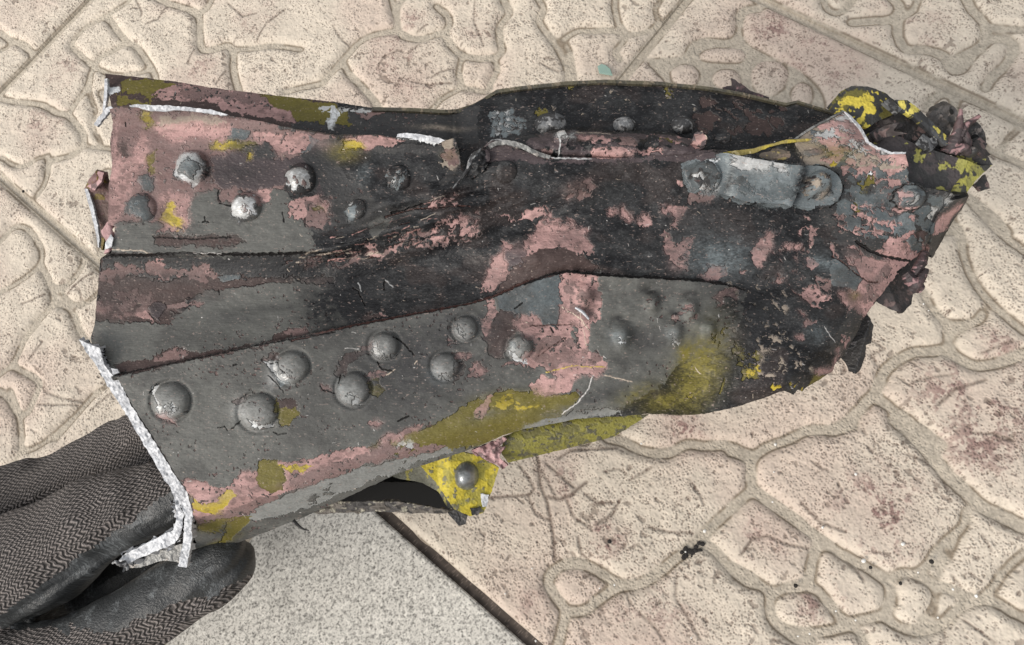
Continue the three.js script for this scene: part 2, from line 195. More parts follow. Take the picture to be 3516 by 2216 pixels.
{
  const mm = GN / GT, st = new Float32Array(GT * GT);
  for (const [x, y, r, s] of stain) { const R = r * 1.8; for (let j = Math.max(0, ((y - R) / mm) | 0); j < Math.min(GT, (y + R) / mm); j++) for (let i = Math.max(0, ((x - R) / mm) | 0); i < Math.min(GT, (x + R) / mm); i++) { const d = Math.hypot(i * mm - x, j * mm - y) / r; st[j * GT + i] = Math.max(st[j * GT + i], s * Math.exp(-d * d * 1.6)); } }
  for (let j = 0; j < GT; j++) for (let i = 0; i < GT; i++) {
    const k = (j * GT + i) * 4, x = i * mm, y = j * mm, sd = samp(SD, x, y), m = sst(sd, -0.4, 1.2);
    const seen = SEEN[Math.min(GN - 1, y | 0) * GN + Math.min(GN - 1, x | 0)];
    const [ppx, ppy] = [(x - 300) / 500, (y - 300) / 500], far = clamp(0.5 + (ppx * 0.75 + ppy * 0.1));  // light falloff painted in: stones darken to the right; mortar there is dirtier
    const big = fbm(x / 60, y / 60, 3), mid = fbm(x / 9 + 3, y / 9, 3), fine = fbm(x / 1.7, y / 1.7 + 60, 2), grain = vn(x * 1.6, y * 1.6);
    const th = fbm(x / 45 + 9, y / 45, 2) * 5, ca = Math.cos(th), sa = Math.sin(th), ax = x * ca + y * sa, ay = -x * sa + y * ca;
    const pitN = fbm(ax / 3.4, ay / 1.3, 2), s0 = st[j * GT + i], den = clamp((fbm(x / 28 + 5, y / 28, 3) - 0.47) * 3.2 + s0 * 0.8);
    const pit2 = sst(fbm(x / 3.8 + 200, y / 2.9 + 31, 2) + (fine - 0.5) * 0.25, 0.8 - 0.14 * clamp(den), 0.88 - 0.14 * clamp(den)) * 0.8;
    let pit = sst(pitN + (fine - 0.5) * 0.3, 0.8 - 0.17 * den, 0.9 - 0.15 * den); pit = Math.max(pit * 0.85, pit2);
    const vein = fbm(ax / 12 + 70, ay / 5.5, 4), vein2 = fbm(ax / 7 + 20, ay / 7 + 44, 3), ve = clamp((1 - sst(Math.abs(vein - 0.5), 0.004, 0.024)) * sst(mid, 0.38, 0.54) + (1 - sst(Math.abs(vein2 - 0.5), 0.004, 0.022)) * sst(fbm(x / 22 + 8, y / 22, 2), 0.44, 0.58) * 0.85);
    const ckv = samp(CRK, x, y);
    const pink = clamp(sst(big, 0.4, 0.72) * 0.7 + s0);
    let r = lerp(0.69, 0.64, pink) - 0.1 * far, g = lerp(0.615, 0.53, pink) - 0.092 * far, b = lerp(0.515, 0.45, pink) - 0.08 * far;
    let v = 1 + (mid - 0.5) * 0.22 + (fine - 0.5) * 0.26 + (grain - 0.5) * 0.08;
    const so = clamp(s0 * (0.05 + 1.7 * sst(mid + (fine - 0.5) * 0.8 + ve * 0.3, 0.48, 0.75))); r = lerp(r, 0.235, so); g = lerp(g, 0.15, so); b = lerp(b, 0.135, so);
    const dk = clamp(pit * 0.75 + ve * 0.78 + ckv * 0.95); r = lerp(r, 0.13, dk); g = lerp(g, 0.095, dk); b = lerp(b, 0.075, dk);
    const gv = 1 + (fine - 0.5) * 0.5 + (grain - 0.5) * 0.3 + (mid - 0.5) * 0.2, mx = 1 - m;
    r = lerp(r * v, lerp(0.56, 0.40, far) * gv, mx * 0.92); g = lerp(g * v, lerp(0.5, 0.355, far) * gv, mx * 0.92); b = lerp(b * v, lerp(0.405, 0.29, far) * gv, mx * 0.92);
    // dirt gathers at the foot of every stone
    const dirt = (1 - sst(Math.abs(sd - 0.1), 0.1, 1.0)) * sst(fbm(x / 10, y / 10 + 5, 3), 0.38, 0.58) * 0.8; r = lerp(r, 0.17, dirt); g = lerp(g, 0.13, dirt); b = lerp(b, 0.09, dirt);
    if (grain > 0.985) { r *= 0.5; g *= 0.5; b *= 0.5; }
    col[k] = enc(r); col[k + 1] = enc(g); col[k + 2] = enc(b); col[k + 3] = 255;
    const hgt = clamp(0.55 + (mid - 0.5) * 0.5 + (fine - 0.5) * 0.32 * (0.6 + m * 0.4) + (grain - 0.5) * 0.2 - pit * 0.42 - ve * 0.4 - ckv * 0.5);
    bmp[k] = bmp[k + 1] = bmp[k + 2] = Math.round(hgt * 255); bmp[k + 3] = 255;
  }
}
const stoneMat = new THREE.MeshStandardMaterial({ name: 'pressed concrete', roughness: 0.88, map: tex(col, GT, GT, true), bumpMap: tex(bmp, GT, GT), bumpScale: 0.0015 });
// speckled grey tile
const pc = new Uint8Array(1024 * 1024 * 4), pb = new Uint8Array(1024 * 1024 * 4);
for (let j = 0; j < 1024; j++) for (let i = 0; i < 1024; i++) {
  const k = (j * 1024 + i) * 4, x = i * 0.4, y = j * 0.4, b0 = fbm(x / 40, y / 40 + 2, 3), f = fbm(x / 0.95 + 8, y / 0.95, 2), f2 = fbm(x / 0.62 + 90, y / 0.62, 2), d = sst(f, 0.5, 0.72), d2 = sst(f2, 0.58, 0.74);
  let v = 0.565 + (b0 - 0.5) * 0.2 + 0.12 * sst(fbm(x / 1.6 + 300, y / 1.6, 2), 0.55, 0.75); v = lerp(v, 0.13, clamp(d * 0.6 + d2 * 0.5)); v *= 1 - 0.18 * sst(fbm(x / 55 + 40, y / 30, 3), 0.5, 0.68); v *= 0.92 + 0.16 * vn(x * 3, y * 3);
  pc[k] = enc(v * 0.99); pc[k + 1] = enc(v * 0.95); pc[k + 2] = enc(v * 0.865); pc[k + 3] = 255; pb[k] = pb[k + 1] = pb[k + 2] = 150 - d * 60 - d2 * 50 + f * 30; pb[k + 3] = 255;
}
const plainMat = new THREE.MeshStandardMaterial({ name: 'speckled terrazzo', roughness: 0.85, map: tex(pc, 1024, 1024, true), bumpMap: tex(pb, 1024, 1024), bumpScale: 0.0004 });
const dirtMat = new THREE.MeshStandardMaterial({ name: 'joint dirt', roughness: 1, color: new THREE.Color(0.33, 0.275, 0.2) });
const blackDirt = new THREE.MeshStandardMaterial({ name: 'black joint dirt', roughness: 1, vertexColors: true, color: new THREE.Color(0.075, 0.06, 0.05) });

const pavement = new THREE.Group(); pavement.name = 'pavement'; pavement.rotation.y = -YAW; scene.add(pavement);
tag(pavement, 'cream stamped concrete paving tiles with raised irregular stones under the wreckage', 'pavement', null, 'structure');
const RISE = 0.0027;
const uvG = (a, b) => [(a - GA) / 1.2, (b - GB) / 1.2];
{
  const g = new THREE.PlaneGeometry(6, 6); g.rotateX(-Math.PI / 2); const o = mesh('ground', g, dirtMat); o.position.y = -0.012; tag(o, 'brown earth bed beneath the paving', 'ground', null, 'structure');
  // labels of the stones
  const lab = new Int32Array(GN * GN).fill(-1); let nl = 0; const comps = [];
  for (let k0 = 0; k0 < GN * GN; k0++) if (SOLID[k0] && lab[k0] < 0) {
    const q = [k0]; lab[k0] = nl; let vis = 0, x0 = GN, x1 = 0, y0 = GN, y1 = 0;
    for (let h = 0; h < q.length; h++) { const k = q[h], i = k % GN, j = (k / GN) | 0; vis += SEEN[k]; if (i < x0) x0 = i; if (i > x1) x1 = i; if (j < y0) y0 = j; if (j > y1) y1 = j;
      if (i > 0 && SOLID[k - 1] && lab[k - 1] < 0) { lab[k - 1] = nl; q.push(k - 1); } if (i < GN - 1 && SOLID[k + 1] && lab[k + 1] < 0) { lab[k + 1] = nl; q.push(k + 1); }
      if (j > 0 && SOLID[k - GN] && lab[k - GN] < 0) { lab[k - GN] = nl; q.push(k - GN); } if (j < GN - 1 && SOLID[k + GN] && lab[k + GN] < 0) { lab[k + GN] = nl; q.push(k + GN); } }
    comps.push({ id: nl, n: q.length, vis, x0, x1, y0, y1 }); nl++;
  }
  const tiles = {};
  for (let ti = 0; ti < 3; ti++) for (let tj = 0; tj < 3; tj++) {
    const plain = ti === 2 && tj === 2, e = 0.0021, a0 = GA + ti * TILE + e, b0 = GB + tj * TILE + e, s = TILE - 2 * e, top = plain ? -0.0004 : -RISE;
    const sh = new THREE.Shape([[0, 0], [s, 0], [s, s], [0, s]].map(([x, y]) => new THREE.Vector2(x, y)));
    const g = new THREE.ExtrudeGeometry(sh, { depth: 0.009, bevelEnabled: true, bevelThickness: 0.0016, bevelSize: 0.0016, bevelOffset: -0.0016, bevelSegments: 2 });
    g.rotateX(Math.PI / 2); g.translate(0, top - 0.0016, 0);
    const p = g.attributes.position, uv = g.attributes.uv;
    for (let i = 0; i < p.count; i++) plain ? uv.setXY(i, p.getX(i) / 0.41, p.getZ(i) / 0.41) : uv.setXY(i, ...uvG(a0 + p.getX(i), b0 + p.getZ(i)));
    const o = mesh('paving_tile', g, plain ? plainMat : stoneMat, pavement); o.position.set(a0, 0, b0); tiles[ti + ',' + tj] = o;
    if (plain) o.userData.label = 'plain grey speckled tile without stones';
  }
  for (const c of comps) {
    const ti = Math.min(2, (c.x0 / 400) | 0), tj = Math.min(2, (c.y0 / 400) | 0); if ((ti === 2 && tj === 2) || c.n < 40) continue;
    const tile = tiles[ti + ',' + tj], st = c.vis > c.n * 0.02 ? 1.6 : 4, nx = Math.ceil((c.x1 - c.x0 + 6) / st), ny = Math.ceil((c.y1 - c.y0 + 6) / st), ox = c.x0 - 3, oy = c.y0 - 3, tilt = vn(c.id * 3.7, 1.3) - 0.5, lift = vn(c.id * 5.1, 9.3);
    const at = new Int32Array((nx + 1) * (ny + 1)).fill(-1), P = [], N = [], U = [], I = [];
    const inl = (i, j) => { const x = Math.round(ox + i * st), y = Math.round(oy + j * st); return x >= 0 && y >= 0 && x < GN && y < GN && lab[y * GN + x] === c.id; };
    const put = (i, j) => { const q = j * (nx + 1) + i; if (at[q] >= 0) return at[q]; let x = ox + i * st, y = oy + j * st; let d = samp(SD, x, y);
      if (!inl(i, j) || d < 0) { for (let n = 0; n < 3; n++) { const gx = samp(SD, x + 0.7, y) - samp(SD, x - 0.7, y), gy = samp(SD, x, y + 0.7) - samp(SD, x, y - 0.7), l = Math.hypot(gx, gy) || 1; d = samp(SD, x, y); x -= (gx / l) * d; y -= (gy / l) * d; } d = 0; }
      const t = clamp(d / 5), rise = RISE * (1 - (1 - t) ** 2) * (0.8 + 0.3 * lift), un = (fbm(x / 16, y / 16 + 33, 3) - 0.5) * 0.0017 * clamp(d / 8) + (fbm(x / 4.5 + 11, y / 4.5, 2) - 0.5) * 0.0008 * clamp(d / 3) + tilt * 0.0012 * ((x - (c.x0 + c.x1) / 2) / 100) * clamp(d / 6);
      const a = GA + x / 1000, b = GB + y / 1000; P.push(a - tile.position.x, -RISE - 0.0001 + rise + un, b - tile.position.z); U.push(...uvG(a, b)); return (at[q] = P.length / 3 - 1); };
    for (let j = 0; j < ny; j++) for (let i = 0; i < nx; i++) { if (!(inl(i, j) || inl(i + 1, j) || inl(i, j + 1) || inl(i + 1, j + 1))) continue; const a = put(i, j), b = put(i + 1, j), d = put(i, j + 1), e = put(i + 1, j + 1); I.push(a, d, b, b, d, e); }
    if (!I.length) continue;
    const g = new THREE.BufferGeometry(); g.setAttribute('position', new THREE.Float32BufferAttribute(P, 3)); g.setAttribute('uv', new THREE.Float32BufferAttribute(U, 2)); g.setIndex(I); g.computeVertexNormals();
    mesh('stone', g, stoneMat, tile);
  }
  for (const [k, dir, t0, t1] of [[0, 0, 0, 1.2], [1, 0, 0, 1.2], [0, 1, 0, 1.2], [1, 1, 0, 0.76], [1, 1, 0.76, 1.2]]) {   // dirt packed in the joints
    const n = 1400, P = [], I = [], U = [], w = 0.0045;
    for (let i = 0; i <= n; i++) { const t = lerp(t0, t1, i / n), y = (t0 ? -0.0022 : -0.0038) - 0.0006 * fbm(t * 60, k + dir * 7, 2); for (const s of [-1, -0.6, -0.3, 0, 0.3, 0.6, 1]) dir ? P.push(GA + t, y - 0.0006 * (1 - s * s), GB + TILE * (k + 1) + s * w) : P.push(GA + TILE * (k + 1) + s * w, y - 0.0006 * (1 - s * s), GB + t); }
    for (let i = 0; i < n; i++) for (let s = 0; s < 6; s++) { const a = i * 7 + s; dir ? I.push(a, a + 1, a + 7, a + 1, a + 8, a + 7) : I.push(a, a + 7, a + 1, a + 1, a + 7, a + 8); }
    const C = []; for (let i = 0; i < P.length / 3; i++) { const q = 0.5 + 0.9 * fbm(P[i * 3] * 260, P[i * 3 + 2] * 260, 3) ** 1.5 + (NT[(i * 7919) & 65535] > 0.93 ? 1.3 : 0); C.push(q, q, q); }
    const g = new THREE.BufferGeometry(); g.setAttribute('position', new THREE.Float32BufferAttribute(P, 3)); for (let i = 0; i < P.length; i += 3) U.push(...uvG(P[i], P[i + 2])); g.setAttribute('uv', new THREE.Float32BufferAttribute(U, 2)); if (t0) g.setAttribute('color', new THREE.Float32BufferAttribute(C, 3)); g.setIndex(I); g.computeVertexNormals();
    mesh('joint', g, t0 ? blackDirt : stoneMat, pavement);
  }
}

// ================================================================ METAL FRAGMENT
// Held 0.28 m from the camera. Its own frame: x right, y up, z towards the camera; z of every surface is given in millimetres.
const D0 = 0.28;
const fragment = new THREE.Group(); fragment.name = 'metal_fragment'; fragment.quaternion.copy(camera.quaternion); fragment.position.copy(camera.position).addScaledVector(EZ, -D0); scene.add(fragment);
tag(fragment, 'torn crumpled metal wreckage with rivets and flaking black, pink and yellow paint', 'metal fragment');
const pos = (px, py, z) => { const d = D0 - z / 1000; return [((px - CX) / F) * d, (-(py - CY) / F) * d, z / 1000]; };
const GL = [[335, 876], [660, 878], [1126, 869], [1300, 850], [1461, 812], [1620, 760], [1800, 690], [2100, 640], [2600, 640]];   // top of the channel
const SL = [[300, 1312], [407, 1289], [651, 1233], [895, 1178], [1203, 1118], [1429, 1077], [1599, 1044], [1692, 1017], [1807, 971], [1883, 943], [1957, 931], [2086, 945], [2238, 952], [2399, 961], [2492, 975], [2600, 1000]];   // edge of the overlapping lower plate
const FL = [[600, 1765], [760, 1735], [880, 1712], [1060, 1660], [1250, 1600], [1440, 1535], [1600, 1490], [1750, 1450], [1984, 1410], [2190, 1405], [2300, 1420]];   // bottom bend
const bump = (x, y, cx, cy, rx, ry = rx, p = 1) => { const d = ((x - cx) / rx) ** 2 + ((y - cy) / ry) ** 2; return d > 9 ? 0 : Math.exp(-(d ** p)); };
const LOWR = [[585, 1378, 66], [885, 1417, 66], [1000, 1262, 60], [1212, 1337, 60], [1318, 1190, 52], [1530, 1257, 50], [1598, 1128, 46], [1783, 1195, 46]];
const UPR = [[657, 575, 62], [845, 709, 55], [1030, 613, 58], [487, 712, 52], [1366, 610, 46], [1220, 716, 40]];
function zSkin(x, y) {
  const g = yAt(GL, x), s = yAt(SL, x), soft = 5 + sst(x, 900, 1700) * 90;
  let z = 3.0 * (1 - sst(y, g - soft, g + soft));                                     // upper panel stands above the channel
  z -= 6.5 * Math.sin(Math.PI * clamp((y - g) / Math.max(60, s - g)) ** 0.8) * (1 - sst(x, 1450, 2150)); // hollow of the channel
  z += 3.4 * sst(y, s - 3.5, s + 3.5) * (1 - sst(x, 2350, 2620)) + 2.0 * sst(y, s - 30, s + 30) * sst(x, 2350, 2620) * (1 - sst(x, 2700, 3000));
  const f = yAt(FL, x), below = y - f + 30;
  if (x < 2320 && below > 0) { const t = below / F * D0 * 1000; z -= (1 - sst(x, 2000, 2320)) * (t < 6 ? t * t * 0.11 : 3.96 + (t - 6) * 1.35); }
  // crumples of the middle and the right
  z += 6.5 * bump(x, y, 1880, 878, 210, 66) + 2.5 * bump(x, y, 1985, 640, 90, 70) + 1.6 * bump(x, y, 1738, 590, 70, 46) + 1.6 * bump(x, y, 1507, 690, 60, 46) + 1.2 * bump(x, y, 1230, 590, 46) + 2 * bump(x, y, 1620, 800, 210, 70);
  const u = (x - 1000) * 0.33 + (y - 900), wm = sst(x, 950, 1300) * (1 - sst(x, 1650, 1900)) * bump(x, u, 1400, 0, 420, 120);
  z += wm * 2.1 * Math.sin(u / 15 + 2.2 * fbm(x / 90, y / 40, 2)) + wm * 1.5 * (fbm(x / 60, y / 16, 2) - 0.5);
  z += 1.5 * (fbm(x / 260, y / 150, 2) - 0.5) * (0.5 + sst(x, 1300, 1800));
  // dents in the lower plate
  for (const [a, b, r, h] of [[2138, 1152, 34, 3.4], [2243, 1040, 28, 2.8], [2320, 1140, 30, 3], [2376, 1060, 26, 2.4], [2438, 1135, 26, 2.6], [2012, 1010, 34, 2.4]]) { z += h * bump(x, y, a, b, r * 0.8, r * 1.25, 1.4); z -= h * 0.55 * bump(x, y, a - 14, b - r * 1.5, r * 0.9, r * 0.6); }
  z += -5.5 * bump(x, y, 2360, 1300, 190, 150) + 4.5 * bump(x, y, 2640, 1200, 190, 230) - 3 * bump(x, y, 2520, 1010, 120, 60);
  z -= 2.5 * sst(x, 2150, 2420) * sst(y, 1330, 1420);
  // right-hand end rolls away from the viewer
  const ex = 3290 - (y - 700) * 0.66, q = clamp((x - (ex - 230)) / 230, 0, 1.3); if (y > 640) z -= 13 * q * q * q * sst(y, 640, 760);
  z -= 1.2 * sst(x, 2600, 3100);
  const lq = (y - (1400 - (x - 2540) * 0.25)) / 70; if (x > 2450 && lq > -1) z -= 3.5 * (clamp(lq + 1, 0, 2) ** 2) * sst(x, 2450, 2560);
  z -= 1.3 * sst((y - 832) - (x - 2941) * 0.37, -4, 4) * sst(x, 2900, 2990) * (1 - sst(x, 3090, 3150)) * (1 - sst(y, 930, 1000));   // crease
  if (y < 560 && x > 2650) { const t = (560 - y) / 180; z -= 9 * t * t; }                                                           // torn corner bends back
  if (x < 1590 && y < 560) { const e = 375 + (x - 377) * 0.089; z += 2.6 * (1 - sst(y, e, e + 60)) - 0.8 * bump(x, y, 520, 430, 120, 40); }
  for (const [a, b, r] of LOWR) z += 1.3 * bump(x, y, a + 3, b - 3, r * 1.2, r * 1.2, 1.5) - 0.4 * bump(x, y, a - r, b + r * 0.7, r * 0.6) - 0.9 * Math.exp(-(((Math.hypot(x - a, y - b) - r * 1.02) / 9) ** 2));
  for (const [a, b, r] of UPR) z -= 1.3 * bump(x, y, a, b, r * 1.45) - 1.0 * bump(x, y, a, b, r * 1.1);
  z += (0.3 + 0.5 * sst(x, 1200, 1900)) * (fbm(x / 40, y / 24, 3) - 0.5) + 2.2 * (fbm(x / 130 + 3, y / 90, 2) - 0.5) * sst(x, 1300, 1800);
  return z;
}
const OUT = ragged([...pts('A1', [270, 380, 330, 360, 500, 352, 700, 362, 1000, 385, 1150, 425, 1400, 470, 1700, 540, 1950, 582]), ...pts('A2', [380, 578, 640, 572, 700, 592, 800, 602, 1150, 610, 1220, 592, 1240, 650, 1262, 780, 1265, 850, 1290, 845, 1340, 760, 1440, 690, 1500, 645, 1600, 640, 1700, 680, 1800, 715, 1920, 748]),
  ...pts('A3', [150, 742, 300, 735, 700, 745, 1000, 720, 1400, 680, 1600, 690, 1700, 690, 1850, 640]), ...pts('A4', [130, 600, 270, 598, 400, 515, 640, 393, 690, 430, 760, 500, 800, 570, 825, 622, 900, 665, 1000, 705, 1105, 703, 1125, 800, 1130, 930, 1300, 968, 1430, 1003, 1575, 1028, 1560, 1075, 1450, 1230, 1300, 1500]),
  ...pts('B4', [1300, 510, 1250, 570, 1120, 660, 1000, 800, 870, 970, 800, 1060, 750, 1170, 650, 1340, 590, 1400]), ...pts('G5', [652, 1110, 640, 1150, 460, 1262, 430, 1290, 410, 1268, 370, 1312, 300, 1283, 200, 1322, 0, 1390]), ...pts('B3', [1400, 1338, 1250, 1357, 950, 1347, 850, 1356, 700, 1368, 400, 1385, 200, 1425, 0, 1462]),
  ...pts('C2', [1640, 250, 1500, 312, 1330, 375, 1000, 482, 700, 622, 440, 742, 0, 915]), ...pts('C1', [1172, 1020, 1120, 1045, 1150, 900, 1160, 720, 1130, 600, 1050, 480, 960, 330, 880, 200, 800, 80]),
  ...pts('B1', [420, 1240, 330, 1080, 260, 1070, 230, 990, 160, 880, 130, 790, 160, 690, 170, 550, 190, 350, 200, 200]), ...pts('A1', [290, 1450, 310, 1250, 262, 1240, 265, 950, 290, 800, 275, 620, 300, 480, 275, 400])], 2.6, 9, 3);

// ---- paint: one sheet laid flat over the fragment's face (label map -> colour, relief, gloss)
const AX = 100, AY = 60, AS = 0.588, AW = 2048, AH = 1216;
const flat = (px, py, z) => { const k = (D0 * 1000 - z) / (D0 * 1000); return [(CX + (px - CX) * k - AX) * AS, (CY + (py - CY) * k - AY) * AS]; };
const LAB = new Uint8Array(AW * AH);
const K = { black: 0, grey: 1, pink: 2, dusk: 3, olive: 4, yellow: 5, white: 6, slate: 7, brown: 8, dark: 9, blue: 10, metal: 11, beige: 12, mauve: 13, lens: 14 };
const BASE = [[0.009, 0.0095, 0.011], [0.112, 0.113, 0.105], [0.47, 0.29, 0.272], [0.2, 0.137, 0.13], [0.135, 0.115, 0.026], [0.45, 0.35, 0.045], [0.66, 0.68, 0.69], [0.098, 0.115, 0.122], [0.06, 0.041, 0.038], [0.037, 0.037, 0.038], [0.15, 0.172, 0.18], [0.44, 0.445, 0.44], [0.29, 0.245, 0.2], [0.07, 0.055, 0.058], [0.215, 0.22, 0.213]];
const LEVEL = [1, 1, 0.45, 0.55, 0.2, 0.22, 0.0, 1, 0.4, 0.95, 0.75, 0.0, 0.5, 0.9, 0.1];
const ROUGH = [0.5, 0.52, 0.68, 0.66, 0.52, 0.5, 0.42, 0.5, 0.6, 0.5, 0.45, 0.4, 0.66, 0.55, 0.45];
function fillPoly(p, lab) {
  let y0 = 1e9, y1 = -1e9; for (const q of p) { y0 = Math.min(y0, q[1]); y1 = Math.max(y1, q[1]); }
  for (let y = Math.max(0, Math.floor(y0)); y <= Math.min(AH - 1, y1); y++) { const xs = []; for (let i = 0, j = p.length - 1; i < p.length; j = i++) { const a = p[i], b = p[j]; if (a[1] > y + 0.5 !== b[1] > y + 0.5) xs.push(((b[0] - a[0]) * (y + 0.5 - a[1])) / (b[1] - a[1]) + a[0]); }
    xs.sort((a, b) => a - b); for (let i = 0; i + 1 < xs.length; i += 2) for (let x = Math.max(0, Math.round(xs[i])); x < Math.min(AW, Math.round(xs[i + 1])); x++) LAB[y * AW + x] = lab; }
}
function paint(name, view, list, zf = zSkin) { fillPoly(pts(view, list).map(([x, y]) => flat(x, y, typeof zf === 'number' ? zf : zf(x, y))), K[name]); }
const rp = rng(21);
function blob(name, x, y, r, asp = 1, ang = 0, zf = zSkin) { const n = 9, p = []; for (let i = 0; i < n; i++) { const t = (i / n) * 6.2832, q = r * (0.6 + 0.8 * rp()), u = Math.cos(t) * q * asp, v = Math.sin(t) * q; p.push(flat(x + u * Math.cos(ang) - v * Math.sin(ang), y + u * Math.sin(ang) + v * Math.cos(ang), typeof zf === 'number' ? zf : zf(x, y))); } fillPoly(p, K[name]); }
function flecks(name, view, list, n, r0, r1, asp = 1, ang = 0, zf = zSkin) { const p = pts(view, list); let x0 = 1e9, x1 = 0, y0 = 1e9, y1 = 0; for (const q of p) { x0 = Math.min(x0, q[0]); x1 = Math.max(x1, q[0]); y0 = Math.min(y0, q[1]); y1 = Math.max(y1, q[1]); }
  for (let i = 0, t = 0; i < n && t < n * 20; t++) { const x = lerp(x0, x1, rp()), y = lerp(y0, y1, rp()); if (!inside(p, x, y)) continue; i++; blob(name, x, y, r0 + (r1 - r0) * rp() ** 3, asp * (0.8 + 0.4 * rp()), ang + (rp() - 0.5) * 0.8, zf); } }
const softs = []; // burnt, dusty or painted-light areas that fade at their rim: photograph point, size, angle, colour name, strength
const soft = (view, x, y, rx, ry, ang, name, k) => { const [q] = pts(view, [x, y]), s = V[view][2]; softs.push([...flat(q[0], q[1], zSkin(q[0], q[1])), (rx / s) * AS, (ry / s) * AS, ang, name, k]); };
const lines = []; const line = (view, list, w, color, k = 1, zf = zSkin) => lines.push([pts(view, list).map(([x, y]) => flat(x, y, typeof zf === 'number' ? zf : zf(x, y))), w, color, k]);

const TOPF = [...pts('A1', [235, 112, 380, 130, 750, 170, 1000, 215, 1400, 265]), ...pts('A2', [310, 325, 600, 370, 900, 376, 1150, 390, 1250, 385, 1350, 350, 1450, 290, 1530, 240, 1700, 215, 1952, 190]), ...pts('A3', [300, 180, 600, 165, 1000, 180, 1350, 215, 1600, 255, 1952, 340]), ...pts('A4', [300, 320, 600, 410])];
// broad coats
paint('grey', 'S', [260, 1300, 410, 1290, 900, 1178, 1450, 1072, 1700, 1016, 1900, 942, 2090, 945, 2490, 972, 2560, 1010, 2540, 1130, 2480, 1200, 2330, 1250, 2260, 1330, 2080, 1420, 1750, 1560, 1000, 1900, 500, 2000, 300, 1700]);
soft('S', 1400, 1250, 330, 190, -0.4, 'dark', 0.95); soft('S', 1560, 1130, 200, 120, -0.3, 'dark', 0.9); soft('B2', 150, 290, 380, 110, -0.05, 'black', 0.95); soft('B2', 420, 480, 200, 160, 0.8, 'black', 0.95); soft('A2', 130, 900, 220, 330, 0, 'black', 0.5); soft('B1', 350, 480, 260, 130, 0.1, 'black', 0.5); soft('B1', 600, 330, 400, 60, 0, 'dark', 0.6);
paint('grey', 'B1', [150, 660, 430, 670, 640, 670, 860, 560, 960, 420, 1300, 400, 1460, 370, 1700, 340, 1952, 430, 1952, 740, 1700, 790, 1400, 830, 850, 960, 280, 1060, 100, 780]);
paint('brown', 'B1', [190, 200, 1000, 180, 1500, 200, 1952, 240, 1952, 380, 1450, 370, 1000, 430, 650, 560, 640, 660, 430, 670, 150, 660]);
paint('dark', 'B1', [220, 170, 1952, 150, 1952, 330, 1500, 330, 1060, 310, 700, 360, 350, 300, 200, 250]);
paint('grey', 'B2', [0, 340, 200, 390, 330, 560, 440, 680, 0, 790]);
// upper panel
paint('dusk', 'A1', [240, 340, 500, 360, 1150, 420, 1952, 570, 1952, 700, 1700, 760, 1560, 960, 1560, 1160, 1740, 1190, 1740, 1320, 900, 1330, 600, 1400, 330, 1400, 240, 1240]);
paint('mauve', 'A1', [1040, 720, 1250, 690, 1560, 740, 1700, 720, 1900, 660, 1960, 700, 1960, 960, 1820, 1000, 1560, 940, 1400, 970, 1100, 970, 1020, 900]);
paint('grey', 'S', [384, 868, 400, 800, 620, 795, 700, 700, 980, 690, 1060, 780, 1070, 860, 1000, 876, 700, 880]);
paint('dark', 'A2', [0, 640, 300, 600, 500, 690, 850, 640, 1100, 640, 1250, 800, 1250, 860, 1000, 1060, 700, 1300, 100, 1290, 100, 1200, 270, 1080, 200, 900]);
paint('black', 'A2', [330, 760, 700, 700, 1080, 720, 1150, 800, 1080, 1000, 760, 1120, 620, 1080, 560, 950, 420, 900]);
paint('pink', 'A1', [310, 420, 420, 400, 490, 560, 560, 560, 560, 800, 490, 850, 490, 930, 440, 960, 420, 1020, 390, 1100, 290, 1230, 265, 1240, 270, 960, 300, 780, 280, 620]);
paint('pink', 'A1', [590, 500, 900, 470, 1150, 470, 1180, 510, 1130, 600, 900, 590, 760, 640, 620, 560]);
paint('beige', 'A1', [640, 430, 1100, 440, 1150, 475, 900, 480, 640, 500]);
paint('pink', 'A1', [1330, 560, 1500, 560, 1760, 590, 1710, 700, 1540, 690, 1460, 640, 1330, 600]);
paint('dusk', 'A1', [320, 420, 520, 400, 530, 540, 420, 760, 350, 660, 310, 600]);
paint('brown', 'A1', [320, 620, 420, 620, 400, 800, 330, 820]);
paint('pink', 'A1', [350, 760, 490, 800, 490, 940, 330, 960, 300, 880]);
paint('olive', 'A1', [490, 385, 590, 390, 600, 480, 575, 530, 545, 470, 500, 440]); paint('yellow', 'A1', [530, 400, 580, 400, 580, 460, 540, 450]);
paint('olive', 'A1', [990, 625, 1340, 615, 1390, 650, 1250, 690, 1010, 655]); paint('yellow', 'A1', [1010, 630, 1180, 620, 1230, 650, 1100, 665]);
paint('olive', 'A1', [560, 700, 600, 700, 605, 860, 550, 850]);
paint('pink', 'A1', [640, 1010, 720, 990, 770, 1010, 860, 1010, 875, 1240, 830, 1280, 700, 1300, 640, 1240, 650, 1100]);
paint('yellow', 'A1', [690, 1070, 770, 1070, 760, 1150, 820, 1210, 805, 1280, 690, 1230, 650, 1200, 680, 1130]);
paint('yellow', 'A1', [1300, 665, 1340, 670, 1330, 740, 1290, 740]); paint('dark', 'A1', [1260, 650, 1440, 630, 1530, 700, 1500, 750, 1350, 740, 1350, 690, 1250, 690]);
paint('grey', 'A1', [870, 1050, 930, 990, 1095, 975, 1080, 1060, 1150, 1120, 1170, 1200, 1230, 1250, 1400, 1260, 1420, 1200, 1700, 1190, 1750, 1250, 1740, 1310, 1300, 1330, 900, 1310, 815, 1290, 870, 1230]);
paint('grey', 'A1', [340, 1210, 640, 1220, 690, 1250, 590, 1320, 580, 1390, 340, 1395, 320, 1260]); paint('slate', 'A1', [490, 880, 550, 870, 595, 930, 580, 1000, 500, 980]);
